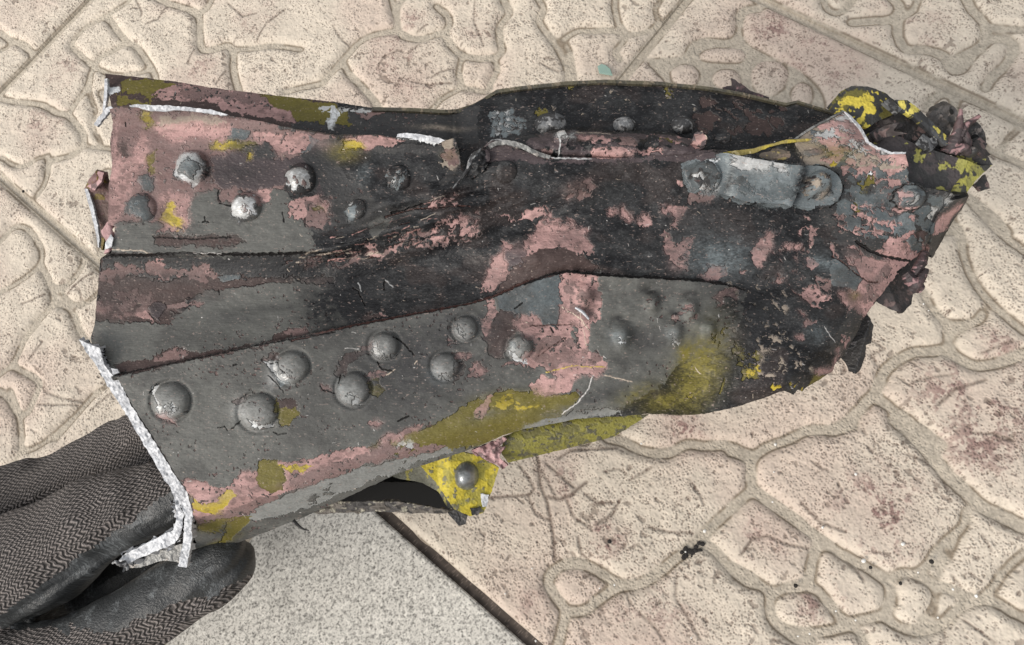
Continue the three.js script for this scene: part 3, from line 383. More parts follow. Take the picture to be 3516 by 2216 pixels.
paint('grey', 'A1', [1490, 970, 1600, 1000, 1645, 1070, 1620, 1190, 1500, 1190, 1480, 1100]); paint('pink', 'A1', [1390, 960, 1490, 970, 1480, 1080, 1400, 1040]);
paint('pink', 'A1', [1640, 1050, 1830, 1010, 1850, 1100, 1740, 1150, 1730, 1190, 1620, 1185]);
paint('slate', 'A1', [1180, 520, 1320, 540, 1270, 605, 1130, 625]); paint('slate', 'A1', [1760, 560, 1800, 590, 1830, 620, 1740, 700, 1690, 690, 1730, 640, 1715, 585]);
paint('brown', 'A1', [600, 1315, 900, 1320, 1250, 1330, 1300, 1360, 1200, 1390, 600, 1395]);
paint('beige', 'A2', [1060, 600, 1215, 590, 1262, 790, 1200, 830, 1100, 800, 1150, 700]); paint('dusk', 'A2', [1110, 700, 1230, 650, 1255, 780, 1180, 810]);
paint('pink', 'A2', [0, 530, 110, 555, 130, 640, 60, 690, 0, 700]); paint('pink', 'A2', [380, 575, 620, 570, 860, 612, 720, 645, 540, 690, 500, 620, 390, 600]);
paint('yellow', 'A2', [370, 605, 500, 620, 560, 655, 500, 675, 375, 675]); soft('A2', 390, 700, 120, 70, 0.1, 'olive', 0.8);
paint('white', 'A2', [800, 552, 1120, 585, 1145, 612, 1090, 634, 870, 602, 795, 598]);
paint('pink', 'A2', [0, 1070, 110, 1060, 180, 1030, 190, 1070, 60, 1120, 100, 1190, 0, 1190]); paint('dusk', 'A2', [100, 1070, 230, 1090, 280, 1200, 220, 1280, 110, 1250]);
paint('olive', 'A2', [150, 1105, 280, 1110, 270, 1140, 160, 1135]); flecks('pink', 'A2', [250, 1020, 330, 1030, 330, 1200, 230, 1180], 5, 5, 14, 1.3);
paint('grey', 'A2', [560, 1240, 650, 1180, 760, 1200, 700, 1290, 600, 1330]); soft('A2', 540, 860, 60, 90, 0.5, 'blue', 0.35);
soft('A1', 1250, 850, 340, 120, 0, 'black', 0.55); soft('A1', 1000, 860, 60, 130, 0, 'black', 0.7); soft('A1', 1800, 620, 150, 60, 0.2, 'dusk', 0.5); soft('A1', 660, 1180, 60, 80, 0, 'brown', 0.7);
soft('A1', 700, 420, 300, 40, 0.06, 'brown', 0.4); soft('A2', 1180, 720, 60, 40, 0, 'olive', 0.4);
// rivet heads of the upper panel, each with its bare patches
for (const [x, y, r] of UPR.slice(0, 4)) { blob('dark', x, y, r * 0.9); }
blob('metal', 652, 580, 48); blob('slate', 657, 575, 32); soft('S', 657, 572, 30, 26, 0, 'blue', 0.8); flecks('white', 'A1', [760, 750, 800, 800, 800, 860, 880, 900, 950, 880, 950, 800, 990, 780, 990, 900, 880, 930, 780, 880], 12, 4, 9, 1.2); flecks('white', 'A1', [750, 740, 860, 700, 960, 730, 960, 780, 840, 760, 770, 800], 6, 4, 8);
for (const [x, y, r] of [UPR[1], UPR[2]]) { blob('metal', x - 4, y, r * 0.74); flecks('white', 'S', [x - 45, y - 40, x + 30, y - 45, x + 40, y + 40, x - 45, y + 40], 12, 3, 8, 1.4, 0.5); flecks('dusk', 'S', [x - 10, y - 10, x + 30, y - 5, x + 25, y + 25, x - 15, y + 20], 5, 4, 9); }
blob('slate', 487, 712, 46); flecks('blue', 'S', [450, 680, 480, 670, 490, 760, 450, 740], 9, 4, 9); flecks('blue', 'S', [1330, 580, 1400, 580, 1400, 650, 1330, 650], 24, 3, 10); flecks('metal', 'S', [1330, 570, 1400, 600, 1390, 650, 1330, 630], 12, 2, 6); flecks('metal', 'S', [1190, 700, 1240, 690, 1250, 740, 1200, 760], 10, 3, 9); blob('blue', 1210, 735, 26);
// channel, left part
paint('pink', 'B1', [560, 200, 660, 200, 690, 230, 640, 260, 560, 290]); flecks('dusk', 'B1', [230, 230, 560, 230, 1000, 260, 1100, 330, 900, 330, 500, 300, 220, 350], 40, 5, 18, 2.4, 0.05); flecks('pink', 'B1', [560, 260, 1000, 280, 1060, 310, 800, 340, 560, 310], 22, 4, 14, 2.5, 0);
paint('dusk', 'B1', [620, 260, 1050, 290, 1060, 320, 800, 330, 640, 300]); flecks('brown', 'B1', [200, 380, 640, 400, 640, 640, 200, 640], 40, 8, 30, 2.4, 0.05); flecks('dusk', 'B1', [200, 420, 600, 430, 560, 640, 200, 620], 26, 5, 16, 2.4);
paint('pink', 'B1', [470, 590, 540, 580, 590, 650, 520, 640]); paint('dusk', 'B1', [690, 530, 860, 510, 970, 500, 960, 530, 820, 550, 690, 570]); paint('mauve', 'B1', [560, 540, 680, 520, 690, 570, 620, 640, 580, 620]);
soft('B1', 620, 560, 110, 60, 0.6, 'black', 0.6); soft('B1', 700, 430, 400, 60, 0.04, 'brown', 0.5); soft('B1', 1500, 560, 430, 40, -0.06, 'black', 0.5); soft('B1', 1850, 450, 200, 120, 0.8, 'black', 0.6); soft('B1', 1200, 640, 260, 60, 0, 'dark', 0.5);
paint('slate', 'B1', [1080, 320, 1230, 300, 1250, 340, 1130, 360]); paint('brown', 'B1', [280, 990, 590, 930, 680, 880, 800, 860, 880, 890, 1100, 870, 1400, 830, 1500, 770, 1600, 720, 1740, 690, 1770, 750, 1400, 840, 870, 950, 340, 1060]);
paint('dusk', 'B1', [600, 940, 690, 890, 820, 870, 870, 910, 780, 950]); paint('dusk', 'B1', [1560, 740, 1730, 690, 1765, 750, 1600, 780]); paint('brown', 'B2', [430, 680, 560, 610, 730, 590, 700, 620, 560, 650]); paint('pink', 'B2', [650, 600, 725, 592, 720, 608, 660, 612]);
line('B1', [180, 175, 560, 165, 760, 150, 1000, 155, 1400, 160, 1700, 150, 1952, 155], 2.6, 'dark', 0.9); line('B1', [270, 120, 500, 130, 560, 150], 1.6, 'cream', 0.5); line('B1', [900, 150, 1100, 150], 1.5, 'white', 0.4);
line('B2', [0, 800, 440, 690, 930, 598, 1300, 530, 1480, 480, 1760, 360, 1952, 310], 2.6, 'brown', 0.9); line('B3', [0, 380, 180, 310, 340, 285, 620, 315, 950, 330, 1300, 350, 1500, 380, 1640, 420], 3, 'dark', 0.85); line('B1', [340, 1050, 880, 940, 1390, 830, 1952, 735], 1.8, 'dark', 0.6);  // dark strokes paint the shadow line along the step of the lower plate
// long creases of scraped paint in the middle
for (let i = 0; i < 90; i++) { const o = rp() ** 1.4 * 300, x = -80 + rp() * 1150, l = 20 + 130 * rp() ** 2, yy = (q) => yAt([[-80, 250 - o * 0.35], [250, 225 - o * 0.6], [560, 190 - o * 0.8], [900, 90 - o], [1250, -30 - o]], q) + 8 * Math.sin(q / 60 + o); line('B2', [x, yy(x), x + l / 2, yy(x + l / 2), x + l, yy(x + l)], 0.6 + 0.8 * rp(), ['cream', 'pink', 'brown', 'dark'][i % 4], 0.25 + 0.4 * rp()); }
flecks('dusk', 'B2', [0, 210, 500, 180, 1000, -60, 1400, -160, 1400, 40, 1000, 110, 500, 240, 0, 270], 70, 3, 10, 3, -0.35); flecks('pink', 'B2', [400, 150, 900, 0, 1380, -160, 1420, 0, 1000, 90, 600, 190], 36, 3, 12, 2.4, -0.4);
soft('A2', 1150, 1050, 160, 40, -0.4, 'brown', 0.6); flecks('pink', 'A2', [1020, 1040, 1230, 990, 1250, 1100, 1050, 1110], 10, 4, 11, 1.8, -0.5); line('A2', [700, 1180, 900, 1120, 1330, 1100], 1.6, 'brown', 0.8); line('A2', [750, 1150, 980, 1090], 2, 'dark', 0.9);
soft('A3', 400, 960, 140, 70, -0.3, 'brown', 0.8); flecks('dusk', 'A3', [300, 960, 500, 900, 520, 1000, 320, 1040], 10, 5, 14, 2);
// flaking pink of the middle
paint('pink', 'A2', [1500, 1160, 1640, 1190, 1720, 1130, 1890, 1100, 1952, 1130, 1952, 1180, 1880, 1190, 1830, 1240, 1940, 1240, 1952, 1440, 1900, 1440, 1860, 1480, 1730, 1510, 1730, 1360, 1840, 1280, 1780, 1200, 1640, 1215]);
flecks('black', 'A2', [1500, 1140, 1952, 1080, 1952, 1240, 1600, 1230], 34, 5, 15, 1.3); paint('pink', 'A3', [0, 1110, 100, 1110, 130, 1150, 50, 1170, 0, 1160]); paint('pink', 'A3', [110, 1210, 250, 1170, 370, 1190, 380, 1260, 480, 1260, 470, 1340, 520, 1400, 520, 1460, 450, 1440, 330, 1450, 240, 1400, 120, 1420, 0, 1510, 0, 1350, 120, 1290]);
flecks('black', 'A3', [100, 1150, 400, 1140, 400, 1260, 240, 1280, 110, 1280], 26, 4, 11, 1.2); paint('pink', 'B2', [1560, 60, 1645, 85, 1635, 200, 1590, 330, 1500, 440, 1410, 432, 1460, 320, 1490, 200, 1575, 150]); paint('pink', 'B2', [1620, 280, 1680, 250, 1640, 310, 1580, 330]);
paint('brown', 'B2', [1640, 260, 1760, 190, 1952, 100, 1952, 310, 1760, 360, 1520, 450]); paint('mauve', 'B2', [1580, 120, 1740, 130, 1740, 230, 1620, 260]); paint('brown', 'B3', [0, 180, 130, 120, 300, 110, 460, 170, 560, 290, 360, 290, 180, 310, 0, 370]);
paint('pink', 'B2', [1450, 500, 1510, 480, 1545, 590, 1490, 640, 1505, 740, 1440, 775, 1390, 640, 1480, 600]); paint('slate', 'B2', [1540, 470, 1760, 360, 1960, 310, 1960, 700, 1870, 690, 1830, 600, 1700, 600, 1560, 590]);
paint('pink', 'B2', [1690, 620, 1830, 600, 1870, 695, 1960, 695, 1960, 1040, 1840, 1000, 1700, 980, 1560, 1000, 1620, 970, 1760, 940, 1800, 860, 1760, 760, 1660, 690]); paint('brown', 'B2', [1540, 580, 1690, 600, 1660, 690, 1720, 740, 1600, 800, 1590, 940, 1480, 900, 1420, 780]);
paint('pink', 'B3', [270, 320, 340, 290, 560, 325, 575, 640, 490, 680, 470, 850, 560, 910, 635, 970, 600, 1050, 480, 1080, 370, 1070, 350, 1180, 180, 1215, 120, 1245, 50, 1160, 110, 1060, 240, 1080, 150, 1000, 0, 970, 0, 620, 90, 610, 130, 690, 230, 690, 270, 500]);
paint('slate', 'B3', [0, 390, 270, 320, 270, 500, 240, 680, 130, 690, 90, 605, 0, 610]); paint('grey', 'B3', [360, 700, 400, 700, 400, 800, 360, 800]); paint('grey', 'B3', [370, 1080, 480, 1060, 480, 1160, 420, 1210, 350, 1180]); paint('grey', 'B3', [0, 1010, 130, 1000, 240, 1070, 110, 1060, 60, 1150, 0, 1140]);
flecks('dusk', 'B3', [280, 330, 560, 330, 560, 640, 420, 680, 300, 500], 24, 6, 22, 1.2, 0.8); soft('B3', 470, 560, 70, 130, 0, 'brown', 0.7); flecks('dusk', 'B3', [0, 720, 400, 740, 560, 980, 400, 1050, 0, 940], 26, 6, 26, 1.8, -0.4); line('B3', [280, 550, 360, 600, 420, 640, 480, 720], 1.3, 'cream', 0.75); line('B3', [410, 560, 460, 840], 1.2, 'cream', 0.4); line('B3', [40, 690, 360, 680], 1.2, 'brown', 0.5); line('B3', [100, 920, 300, 780], 1.2, 'brown', 0.4); line('B3', [160, 1040, 350, 990, 600, 1000], 1.4, 'yellow', 0.5);
paint('pink', 'B2', [1160, 760, 1240, 830, 1180, 850]); paint('pink', 'B2', [1200, 880, 1340, 900, 1320, 945, 1240, 930]); paint('pink', 'B2', [1310, 1070, 1340, 990, 1410, 965, 1470, 1010, 1400, 1060]); paint('pink', 'B2', [1360, 1390, 1440, 1210, 1490, 1190, 1470, 1320, 1420, 1400]); paint('pink', 'B2', [1780, 1150, 1860, 1060, 1960, 1090, 1960, 1190, 1850, 1230]);
paint('brown', 'B2', [300, 1030, 440, 880, 560, 870, 640, 900, 480, 920, 400, 1050, 330, 1060]); paint('dusk', 'B2', [510, 850, 600, 780, 610, 860, 540, 880]); paint('pink', 'B2', [540, 1070, 640, 1020, 710, 1030, 640, 1100, 560, 1090]); paint('olive', 'B2', [570, 1095, 650, 1090, 695, 1180, 640, 1230, 590, 1200]); paint('dusk', 'B2', [205, 1120, 300, 1140, 290, 1180, 215, 1170]); paint('pink', 'B2', [570, 1400, 640, 1380, 690, 1420, 640, 1445, 570, 1430]); paint('brown', 'B2', [1220, 950, 1290, 960, 1270, 1060, 1220, 1130]);
paint('brown', 'B1', [1400, 935, 1480, 890, 1540, 950, 1500, 960]); paint('brown', 'B1', [1160, 1235, 1330, 1195, 1240, 1250, 1220, 1270]); paint('olive', 'B1', [1500, 1235, 1640, 1260, 1690, 1330, 1640, 1410, 1560, 1440, 1530, 1340]); paint('brown', 'B1', [1490, 1230, 1660, 1250, 1690, 1310, 1560, 1300]); paint('pink', 'B1', [620, 1350, 700, 1340, 790, 1420, 640, 1390]); paint('dusk', 'B1', [1830, 1130, 1950, 1150, 1950, 1190, 1850, 1170]);
// rivet bulges of the lower panel: worn to bare metal in places, with a highlight painted at each lower left
paint('metal', 'B1', [585, 1190, 630, 1130, 640, 1150, 615, 1200, 650, 1275, 790, 1325, 770, 1350, 660, 1325]); blob('grey', 590, 1376, 40); for (const [x, y, r] of LOWR) soft('S', x - r * 0.3, y + r * 0.3, r * 0.7, r * 0.6, 0.6, 'metal', 0.34); flecks('white', 'B1', [620, 1250, 790, 1300, 790, 1350, 650, 1340], 14, 4, 9); paint('blue', 'B1', [1440, 960, 1520, 950, 1600, 1090, 1640, 1150, 1560, 1130]); paint('metal', 'B1', [1400, 950, 1500, 960, 1620, 1110, 1580, 1110]);
paint('metal', 'B1', [1300, 1385, 1380, 1395, 1460, 1430, 1500, 1410, 1490, 1455, 1400, 1460]); flecks('white', 'B1', [1310, 1390, 1480, 1430, 1470, 1455, 1380, 1455], 8, 3, 8); soft('B1', 1260, 1330, 90, 90, 0.6, 'metal', 0.35); soft('B1', 1500, 1080, 70, 90, 0.7, 'metal', 0.4); flecks('white', 'B2', [410, 1200, 470, 1190, 520, 1270, 450, 1270], 12, 4, 10, 1.5, 0.7); soft('B2', 400, 1180, 110, 60, 0.7, 'blue', 0.6); paint('metal', 'B2', [590, 820, 630, 790, 640, 860, 700, 910, 790, 910, 770, 940, 680, 930, 600, 870]); flecks('white', 'B2', [600, 820, 640, 860, 780, 910, 760, 940, 680, 930], 6, 4, 8);
flecks('metal', 'B2', [1100, 1040, 1190, 1050, 1180, 1090, 1110, 1090], 8, 4, 10); soft('B2', 1080, 1060, 100, 60, 0.6, 'blue', 0.4); flecks('metal', 'B2', [1220, 660, 1280, 670, 1330, 780, 1300, 790, 1240, 720], 14, 3, 9); paint('blue', 'B2', [1610, 790, 1660, 790, 1680, 870, 1640, 900]); flecks('white', 'B2', [1610, 860, 1720, 910, 1740, 950, 1660, 930], 12, 4, 10, 1.4, 0.5); paint('grey', 'B2', [1690, 790, 1790, 800, 1790, 880, 1700, 880]);
flecks('white', 'B3', [690, 790, 770, 800, 760, 860, 700, 850], 7, 3, 9); soft('B3', 700, 770, 80, 60, 0.8, 'blue', 0.6); soft('B3', 1110, 760, 60, 50, 0.6, 'blue', 0.5); flecks('metal', 'B3', [1090, 750, 1150, 750, 1140, 830, 1090, 800], 8, 3, 8); soft('B3', 1350, 720, 50, 60, 0, 'blue', 0.35); flecks('dusk', 'B3', [1050, 570, 1300, 540, 1320, 640, 1100, 640], 9, 4, 14, 1.5);
soft('B3', 720, 640, 60, 30, 0.3, 'black', 0.85); soft('B3', 940, 430, 60, 30, 0.3, 'black', 0.8); soft('B3', 1250, 450, 50, 30, 0, 'black', 0.8); soft('B3', 1120, 600, 60, 30, 0.3, 'black', 0.8); soft('B3', 1370, 630, 50, 30, 0.3, 'black', 0.8); soft('B3', 900, 800, 260, 80, 0.2, 'dark', 0.6);  // shade above each dent painted in as black patches
// pink and yellow of the bottom bend
paint('pink', 'C1', [1090, 520, 1140, 500, 1250, 540, 1340, 570, 1450, 480, 1550, 460, 1665, 540, 1665, 690, 1500, 720, 1300, 760, 1180, 780, 1150, 640]); paint('dusk', 'C1', [1180, 770, 1420, 680, 1665, 600, 1665, 660, 1470, 760, 1300, 800, 1180, 830]);
paint('yellow', 'C1', [1150, 630, 1210, 660, 1290, 650, 1380, 570, 1425, 590, 1340, 690, 1290, 735, 1230, 720, 1160, 690]); paint('olive', 'C1', [1550, 410, 1665, 420, 1665, 560, 1600, 610, 1550, 560]); paint('yellow', 'C1', [1540, 530, 1580, 520, 1580, 550, 1540, 555]);
paint('pink', 'C2', [0, 530, 140, 470, 160, 440, 250, 410, 330, 420, 500, 390, 700, 330, 790, 310, 840, 340, 820, 380, 700, 440, 500, 540, 300, 600, 200, 620, 0, 640]); paint('olive', 'C2', [150, 430, 180, 395, 270, 410, 310, 480, 310, 590, 220, 600, 140, 520]); paint('yellow', 'C2', [280, 450, 400, 440, 490, 430, 420, 470, 330, 475]); paint('dusk', 'C2', [320, 520, 600, 430, 800, 360, 900, 380, 700, 480, 400, 590]);
paint('olive', 'C2', [810, 330, 900, 280, 1100, 230, 1300, 150, 1400, 60, 1550, 0, 1841, 0, 1841, 190, 1640, 260, 1500, 310, 1330, 360, 1100, 350, 900, 380]); paint('pink', 'C2', [880, 270, 1100, 200, 1140, 170, 1120, 220, 1000, 280, 900, 300]); flecks('dusk', 'C2', [820, 350, 1200, 270, 1300, 290, 1100, 380, 850, 430], 30, 6, 22, 2, -0.3); paint('dusk', 'C2', [1090, 370, 1180, 290, 1300, 240, 1310, 310, 1200, 360]); flecks('metal', 'C2', [900, 330, 1230, 230, 1250, 280, 1000, 350], 14, 3, 12, 2, -0.3); paint('slate', 'C2', [1390, 270, 1450, 245, 1460, 300, 1400, 320]);
paint('olive', 'B2', [920, 1480, 1100, 1430, 1240, 1370, 1480, 1300, 1500, 1200, 1650, 1170, 1720, 1210, 1830, 1235, 1960, 1210, 1960, 1420, 1600, 1500, 1300, 1600, 900, 1560]); paint('pink', 'B2', [1360, 1390, 1440, 1210, 1490, 1190, 1470, 1320, 1420, 1400]); soft('B2', 1200, 1440, 260, 60, -0.35, 'olive', 0.8); soft('B2', 1600, 1230, 260, 60, -0.15, 'olive', 0.7); soft('B2', 1450, 1360, 200, 40, -0.3, 'grey', 0.4);
paint('olive', 'B3', [0, 1200, 180, 1215, 380, 1200, 430, 1230, 300, 1345, 200, 1430, 0, 1470]); flecks('yellow', 'B2', [1500, 1220, 1900, 1240, 1900, 1300, 1550, 1320], 10, 4, 16, 2);
// scraped bare lens along the bend, grey metal below it
paint('grey', 'C2', [0, 780, 300, 660, 620, 540, 900, 440, 1200, 370, 1400, 330, 1500, 310, 1500, 360, 1000, 520, 700, 660, 400, 800, 0, 950]); paint('lens', 'C2', [70, 745, 160, 680, 320, 610, 560, 520, 760, 450, 950, 410, 1150, 370, 1320, 315, 1310, 350, 1100, 430, 860, 520, 660, 600, 450, 690, 240, 750, 110, 772]); flecks('grey', 'C2', [150, 700, 560, 540, 1100, 400, 1250, 370, 860, 510, 450, 690], 12, 3, 9, 2.4, -0.35);
paint('olive', 'C1', [1180, 960, 1300, 900, 1400, 760, 1500, 740, 1480, 800, 1380, 880, 1250, 960]); paint('olive', 'C1', [1180, 800, 1300, 760, 1400, 750, 1330, 830, 1190, 840]); soft('C1', 1330, 900, 160, 30, -0.45, 'olive', 0.7);
paint('lens', 'B3', [0, 1440, 180, 1390, 400, 1330, 600, 1310, 740, 1320, 700, 1350, 400, 1390, 150, 1440, 0, 1475]); soft('B3', 400, 1320, 300, 50, -0.15, 'grey', 0.8); soft('B3', 560, 1220, 240, 70, -0.4, 'dark', 0.6);
// green-yellow hollow
soft('B3', 1280, 1050, 170, 330, 0.35, 'olive', 1.1); soft('B3', 1240, 1150, 120, 200, 0.3, 'olive', 1.05); soft('B3', 1200, 900, 70, 120, 0.2, 'olive', 1.0); soft('B3', 1080, 1250, 220, 90, -0.2, 'olive', 0.9); soft('B3', 850, 1200, 200, 80, -0.4, 'olive', 0.6);
line('B3', [510, 1060, 480, 1160, 400, 1260, 280, 1350], 1.4, 'white', 0.9); line('B3', [600, 1060, 700, 1085, 800, 1105], 1.4, 'cream', 0.7); line('B3', [1270, 1000, 1310, 1050], 1, 'cream', 0.7); paint('yellow', 'B3', [1210, 1220, 1250, 1185, 1270, 1185, 1240, 1225]); paint('olive', 'B3', [1460, 1200, 1480, 1100, 1500, 1060, 1505, 1110, 1475, 1200]); flecks('olive', 'B3', [1400, 730, 1510, 700, 1510, 820, 1420, 880], 10, 4, 12, 0.5);
// right-hand skin: pink flecks on burnt black
soft('A3', 1300, 1280, 420, 280, 0, 'dark', 0.7); soft('B3', 1450, 180, 230, 150, 0, 'slate', 0.9); soft('B4', 480, 650, 120, 60, 0.2, 'slate', 0.8); soft('B4', 450, 1180, 100, 80, 0.2, 'slate', 0.5);
paint('pink', 'A3', [620, 1110, 690, 1110, 670, 1160, 625, 1150]); paint('pink', 'A3', [710, 1100, 745, 1098, 770, 1140, 822, 1190, 790, 1215, 710, 1160]); paint('pink', 'A3', [850, 1210, 930, 1160, 942, 1250, 860, 1240]); paint('pink', 'A3', [1020, 1110, 1212, 1108, 1180, 1180, 1130, 1250, 1075, 1280, 1120, 1200, 1030, 1130]); paint('dusk', 'A3', [1230, 1000, 1425, 1000, 1430, 1030, 1370, 1068, 1215, 1068]); paint('pink', 'A3', [1140, 910, 1195, 908, 1190, 950, 1145, 950]);
paint('pink', 'B3', [1040, -20, 1090, 10, 1140, 120, 1170, 40, 1265, 28, 1250, 100, 1210, 160, 1222, 300, 1130, 260, 1060, 180, 1030, 130]); paint('pink', 'B3', [1360, 225, 1480, 228, 1505, 310, 1420, 350, 1310, 342, 1350, 290]); paint('pink', 'B3', [1700, 230, 1690, 120, 1790, 30, 1850, -20, 1845, 80, 1780, 235]); paint('dusk', 'B3', [1400, 480, 1490, 400, 1600, 400, 1590, 490, 1480, 480, 1490, 540, 1440, 570, 1450, 510]); paint('pink', 'B3', [1600, 285, 1650, 285, 1640, 305, 1600, 305]); paint('pink', 'B3', [1860, 330, 1952, 320, 1930, 375, 1900, 370]); paint('dusk', 'B3', [1610, 620, 1670, 550, 1660, 590, 1630, 630]);
paint('pink', 'B4', [0, 670, 0, 560, 60, 470, 110, 420, 125, 430, 90, 560, 50, 660]); flecks('pink', 'B4', [100, 500, 450, 480, 470, 1000, 100, 900], 20, 3, 13, 1.5, 0.6); paint('pink', 'B4', [380, 540, 400, 410, 350, 400, 330, 440, 300, 440, 340, 390, 400, 380, 470, 400, 440, 430, 430, 520, 400, 560]); paint('pink', 'B4', [365, 690, 370, 640, 390, 615, 460, 630, 420, 690, 390, 720]); paint('pink', 'B4', [260, 850, 330, 880, 380, 820, 430, 820, 480, 890, 540, 880, 540, 930, 450, 930, 470, 990, 420, 1000, 380, 940, 310, 890]); paint('dusk', 'B4', [430, 760, 560, 780, 540, 860, 450, 850]);
paint('pink', 'B4', [520, 340, 570, 280, 640, 320, 700, 310, 770, 350, 700, 390, 620, 430, 560, 400]); paint('pink', 'B4', [340, 310, 400, 320, 420, 340, 360, 340]); paint('pink', 'B4', [530, 510, 560, 520, 590, 600, 570, 620, 530, 560]); paint('pink', 'B4', [660, 600, 710, 630, 690, 660]); paint('pink', 'B4', [725, 660, 770, 690, 740, 700]); paint('pink', 'B4', [270, 540, 325, 515, 310, 570, 290, 570]); paint('pink', 'B4', [270, 1200, 350, 1195, 350, 1230, 300, 1240]); paint('pink', 'B4', [370, 1070, 450, 1090, 400, 1130, 350, 1135]); paint('pink', 'B4', [300, 1000, 390, 1050, 340, 1050]);
paint('pink', 'B4', [570, 410, 740, 490, 880, 560, 1000, 600, 1140, 640, 1000, 790, 870, 970, 800, 1050, 720, 1090, 640, 950, 590, 880, 700, 850, 740, 740, 690, 640, 640, 500]); paint('pink', 'B4', [940, 500, 990, 430, 1080, 430, 1180, 410, 1200, 480, 1280, 510, 1250, 580, 1120, 640, 940, 590, 860, 540]); paint('slate', 'B4', [560, 620, 700, 680, 780, 770, 740, 850, 560, 830, 540, 720]); soft('B4', 780, 660, 150, 70, 0.6, 'dusk', 0.7); soft('B4', 660, 880, 100, 60, 0.3, 'brown', 0.6); soft('B4', 720, 900, 50, 40, 0, 'olive', 0.7); flecks('dusk', 'B4', [640, 900, 980, 700, 860, 980, 720, 1090], 40, 4, 18, 1.6, -0.7); flecks('dark', 'B4', [570, 420, 900, 560, 760, 620, 620, 560], 30, 4, 20, 1.8, 0.5); flecks('dark', 'B4', [660, 980, 800, 1060, 740, 1180, 600, 1340, 540, 1300, 640, 1160], 44, 5, 20, 1.8, -0.9); flecks('pink', 'B4', [600, 1230, 700, 1170, 640, 1330, 580, 1390], 12, 4, 13);
flecks('beige', 'B4', [0, 1050, 200, 1100, 440, 1460, 0, 1500], 46, 2, 9, 1.5, 0.7); flecks('olive', 'B3', [1560, 820, 1740, 830, 1760, 1060, 1640, 1080, 1560, 960], 26, 5, 13, 1.4, 0.6); flecks('beige', 'B3', [1560, 560, 1952, 520, 1952, 1100, 1560, 1000], 34, 2, 10, 1.6, 0.7); flecks('beige', 'B3', [1520, 380, 1952, 240, 1952, 600, 1560, 560], 20, 2, 10, 1.6, 0.5); flecks('yellow', 'B3', [1640, 1000, 1760, 1010, 1740, 1060, 1650, 1060], 8, 3, 8);
paint('olive', 'G5', [460, 1262, 510, 1170, 600, 1170, 640, 1150, 600, 1200]); paint('pink', 'G5', [500, 1140, 620, 1120, 660, 1100, 640, 1150, 540, 1170]); flecks('yellow', 'G5', [200, 1220, 450, 1230, 430, 1290, 220, 1270], 9, 3, 10);
line('B4', [500, 1130, 540, 1190, 580, 1250], 1.2, 'white', 0.7); line('B4', [740, 497, 830, 560, 900, 590, 1030, 625, 1140, 640], 2.6, 'dark', 0.95); line('B4', [560, 610, 640, 650, 740, 740, 830, 800, 900, 800], 1.8, 'brown', 0.5);
// upper right: grey, pink and ochre wear
paint('dark', 'A4', [330, 800, 420, 720, 1110, 800, 1130, 930, 1430, 1000, 1560, 1030, 1300, 1500, 900, 1518, 600, 1330, 340, 1000]); paint('beige', 'A4', [280, 600, 400, 510, 640, 385, 780, 500, 830, 620, 1000, 700, 1115, 700, 1120, 840, 900, 840, 640, 800, 340, 800]); flecks('slate', 'A4', [420, 520, 640, 410, 800, 600, 1000, 720, 900, 820, 420, 760], 50, 4, 16, 3, 0.15); paint('dusk', 'A4', [560, 480, 640, 400, 760, 500, 820, 620, 760, 600, 640, 540]); flecks('pink', 'A4', [600, 480, 760, 520, 800, 640, 700, 620, 580, 560], 14, 4, 16, 2.2, 0.2); flecks('metal', 'A4', [420, 520, 640, 410, 800, 600, 1000, 720, 700, 760, 420, 640], 50, 3, 14, 3, 0.15); soft('A4', 560, 700, 220, 70, 0.15, 'olive', 0.75); soft('A4', 820, 760, 160, 50, 0.2, 'beige', 0.5); soft('A4', 440, 690, 90, 40, 0.1, 'dusk', 0.6);
paint('pink', 'A4', [990, 740, 1020, 710, 1110, 705, 1115, 800, 1040, 800]); paint('pink', 'A4', [620, 800, 700, 790, 740, 830, 640, 870]); paint('pink', 'A4', [860, 860, 960, 820, 1100, 830, 1120, 930, 1000, 1000, 960, 1060, 860, 1100, 900, 1000]); flecks('slate', 'A4', [880, 850, 1110, 830, 1110, 930, 900, 1080], 22, 5, 15, 1.4); paint('olive', 'A4', [720, 980, 780, 900, 860, 880, 880, 920, 800, 960, 770, 1060, 760, 1160, 725, 1150]); paint('white', 'A4', [760, 915, 800, 870, 865, 845, 840, 885]); paint('yellow', 'A4', [540, 760, 590, 770, 580, 800, 540, 790]); paint('blue', 'A4', [990, 1200, 1100, 1160, 1180, 1170, 1170, 1280, 1060, 1320, 990, 1270]); paint('slate', 'A4', [800, 1000, 900, 980, 920, 1080, 800, 1110]); paint('pink', 'A4', [800, 1180, 900, 1120, 950, 1160, 900, 1210, 800, 1210]);
paint('pink', 'A4', [960, 1330, 1060, 1320, 1170, 1270, 1200, 1370, 1280, 1400, 1240, 1518, 1000, 1518, 860, 1440, 940, 1420]); paint('pink', 'A4', [1330, 1200, 1440, 1120, 1520, 1080, 1500, 1130, 1380, 1290, 1290, 1330]); paint('brown', 'A4', [1180, 1290, 1250, 1260, 1230, 1370, 1180, 1370]); paint('metal', 'A4', [1240, 1150, 1380, 1060, 1420, 1020, 1450, 1040, 1320, 1160, 1280, 1260]); flecks('metal', 'A4', [1080, 990, 1180, 1000, 1180, 1090, 1100, 1100], 10, 3, 9); flecks('pink', 'A4', [1010, 980, 1090, 980, 1080, 1080, 1020, 1070], 8, 5, 13); flecks('pink', 'A4', [520, 1180, 980, 1150, 980, 1330, 700, 1350], 34, 4, 18, 1.8, 0.3); paint('dusk', 'A4', [540, 1170, 640, 1150, 760, 1220, 640, 1240]);
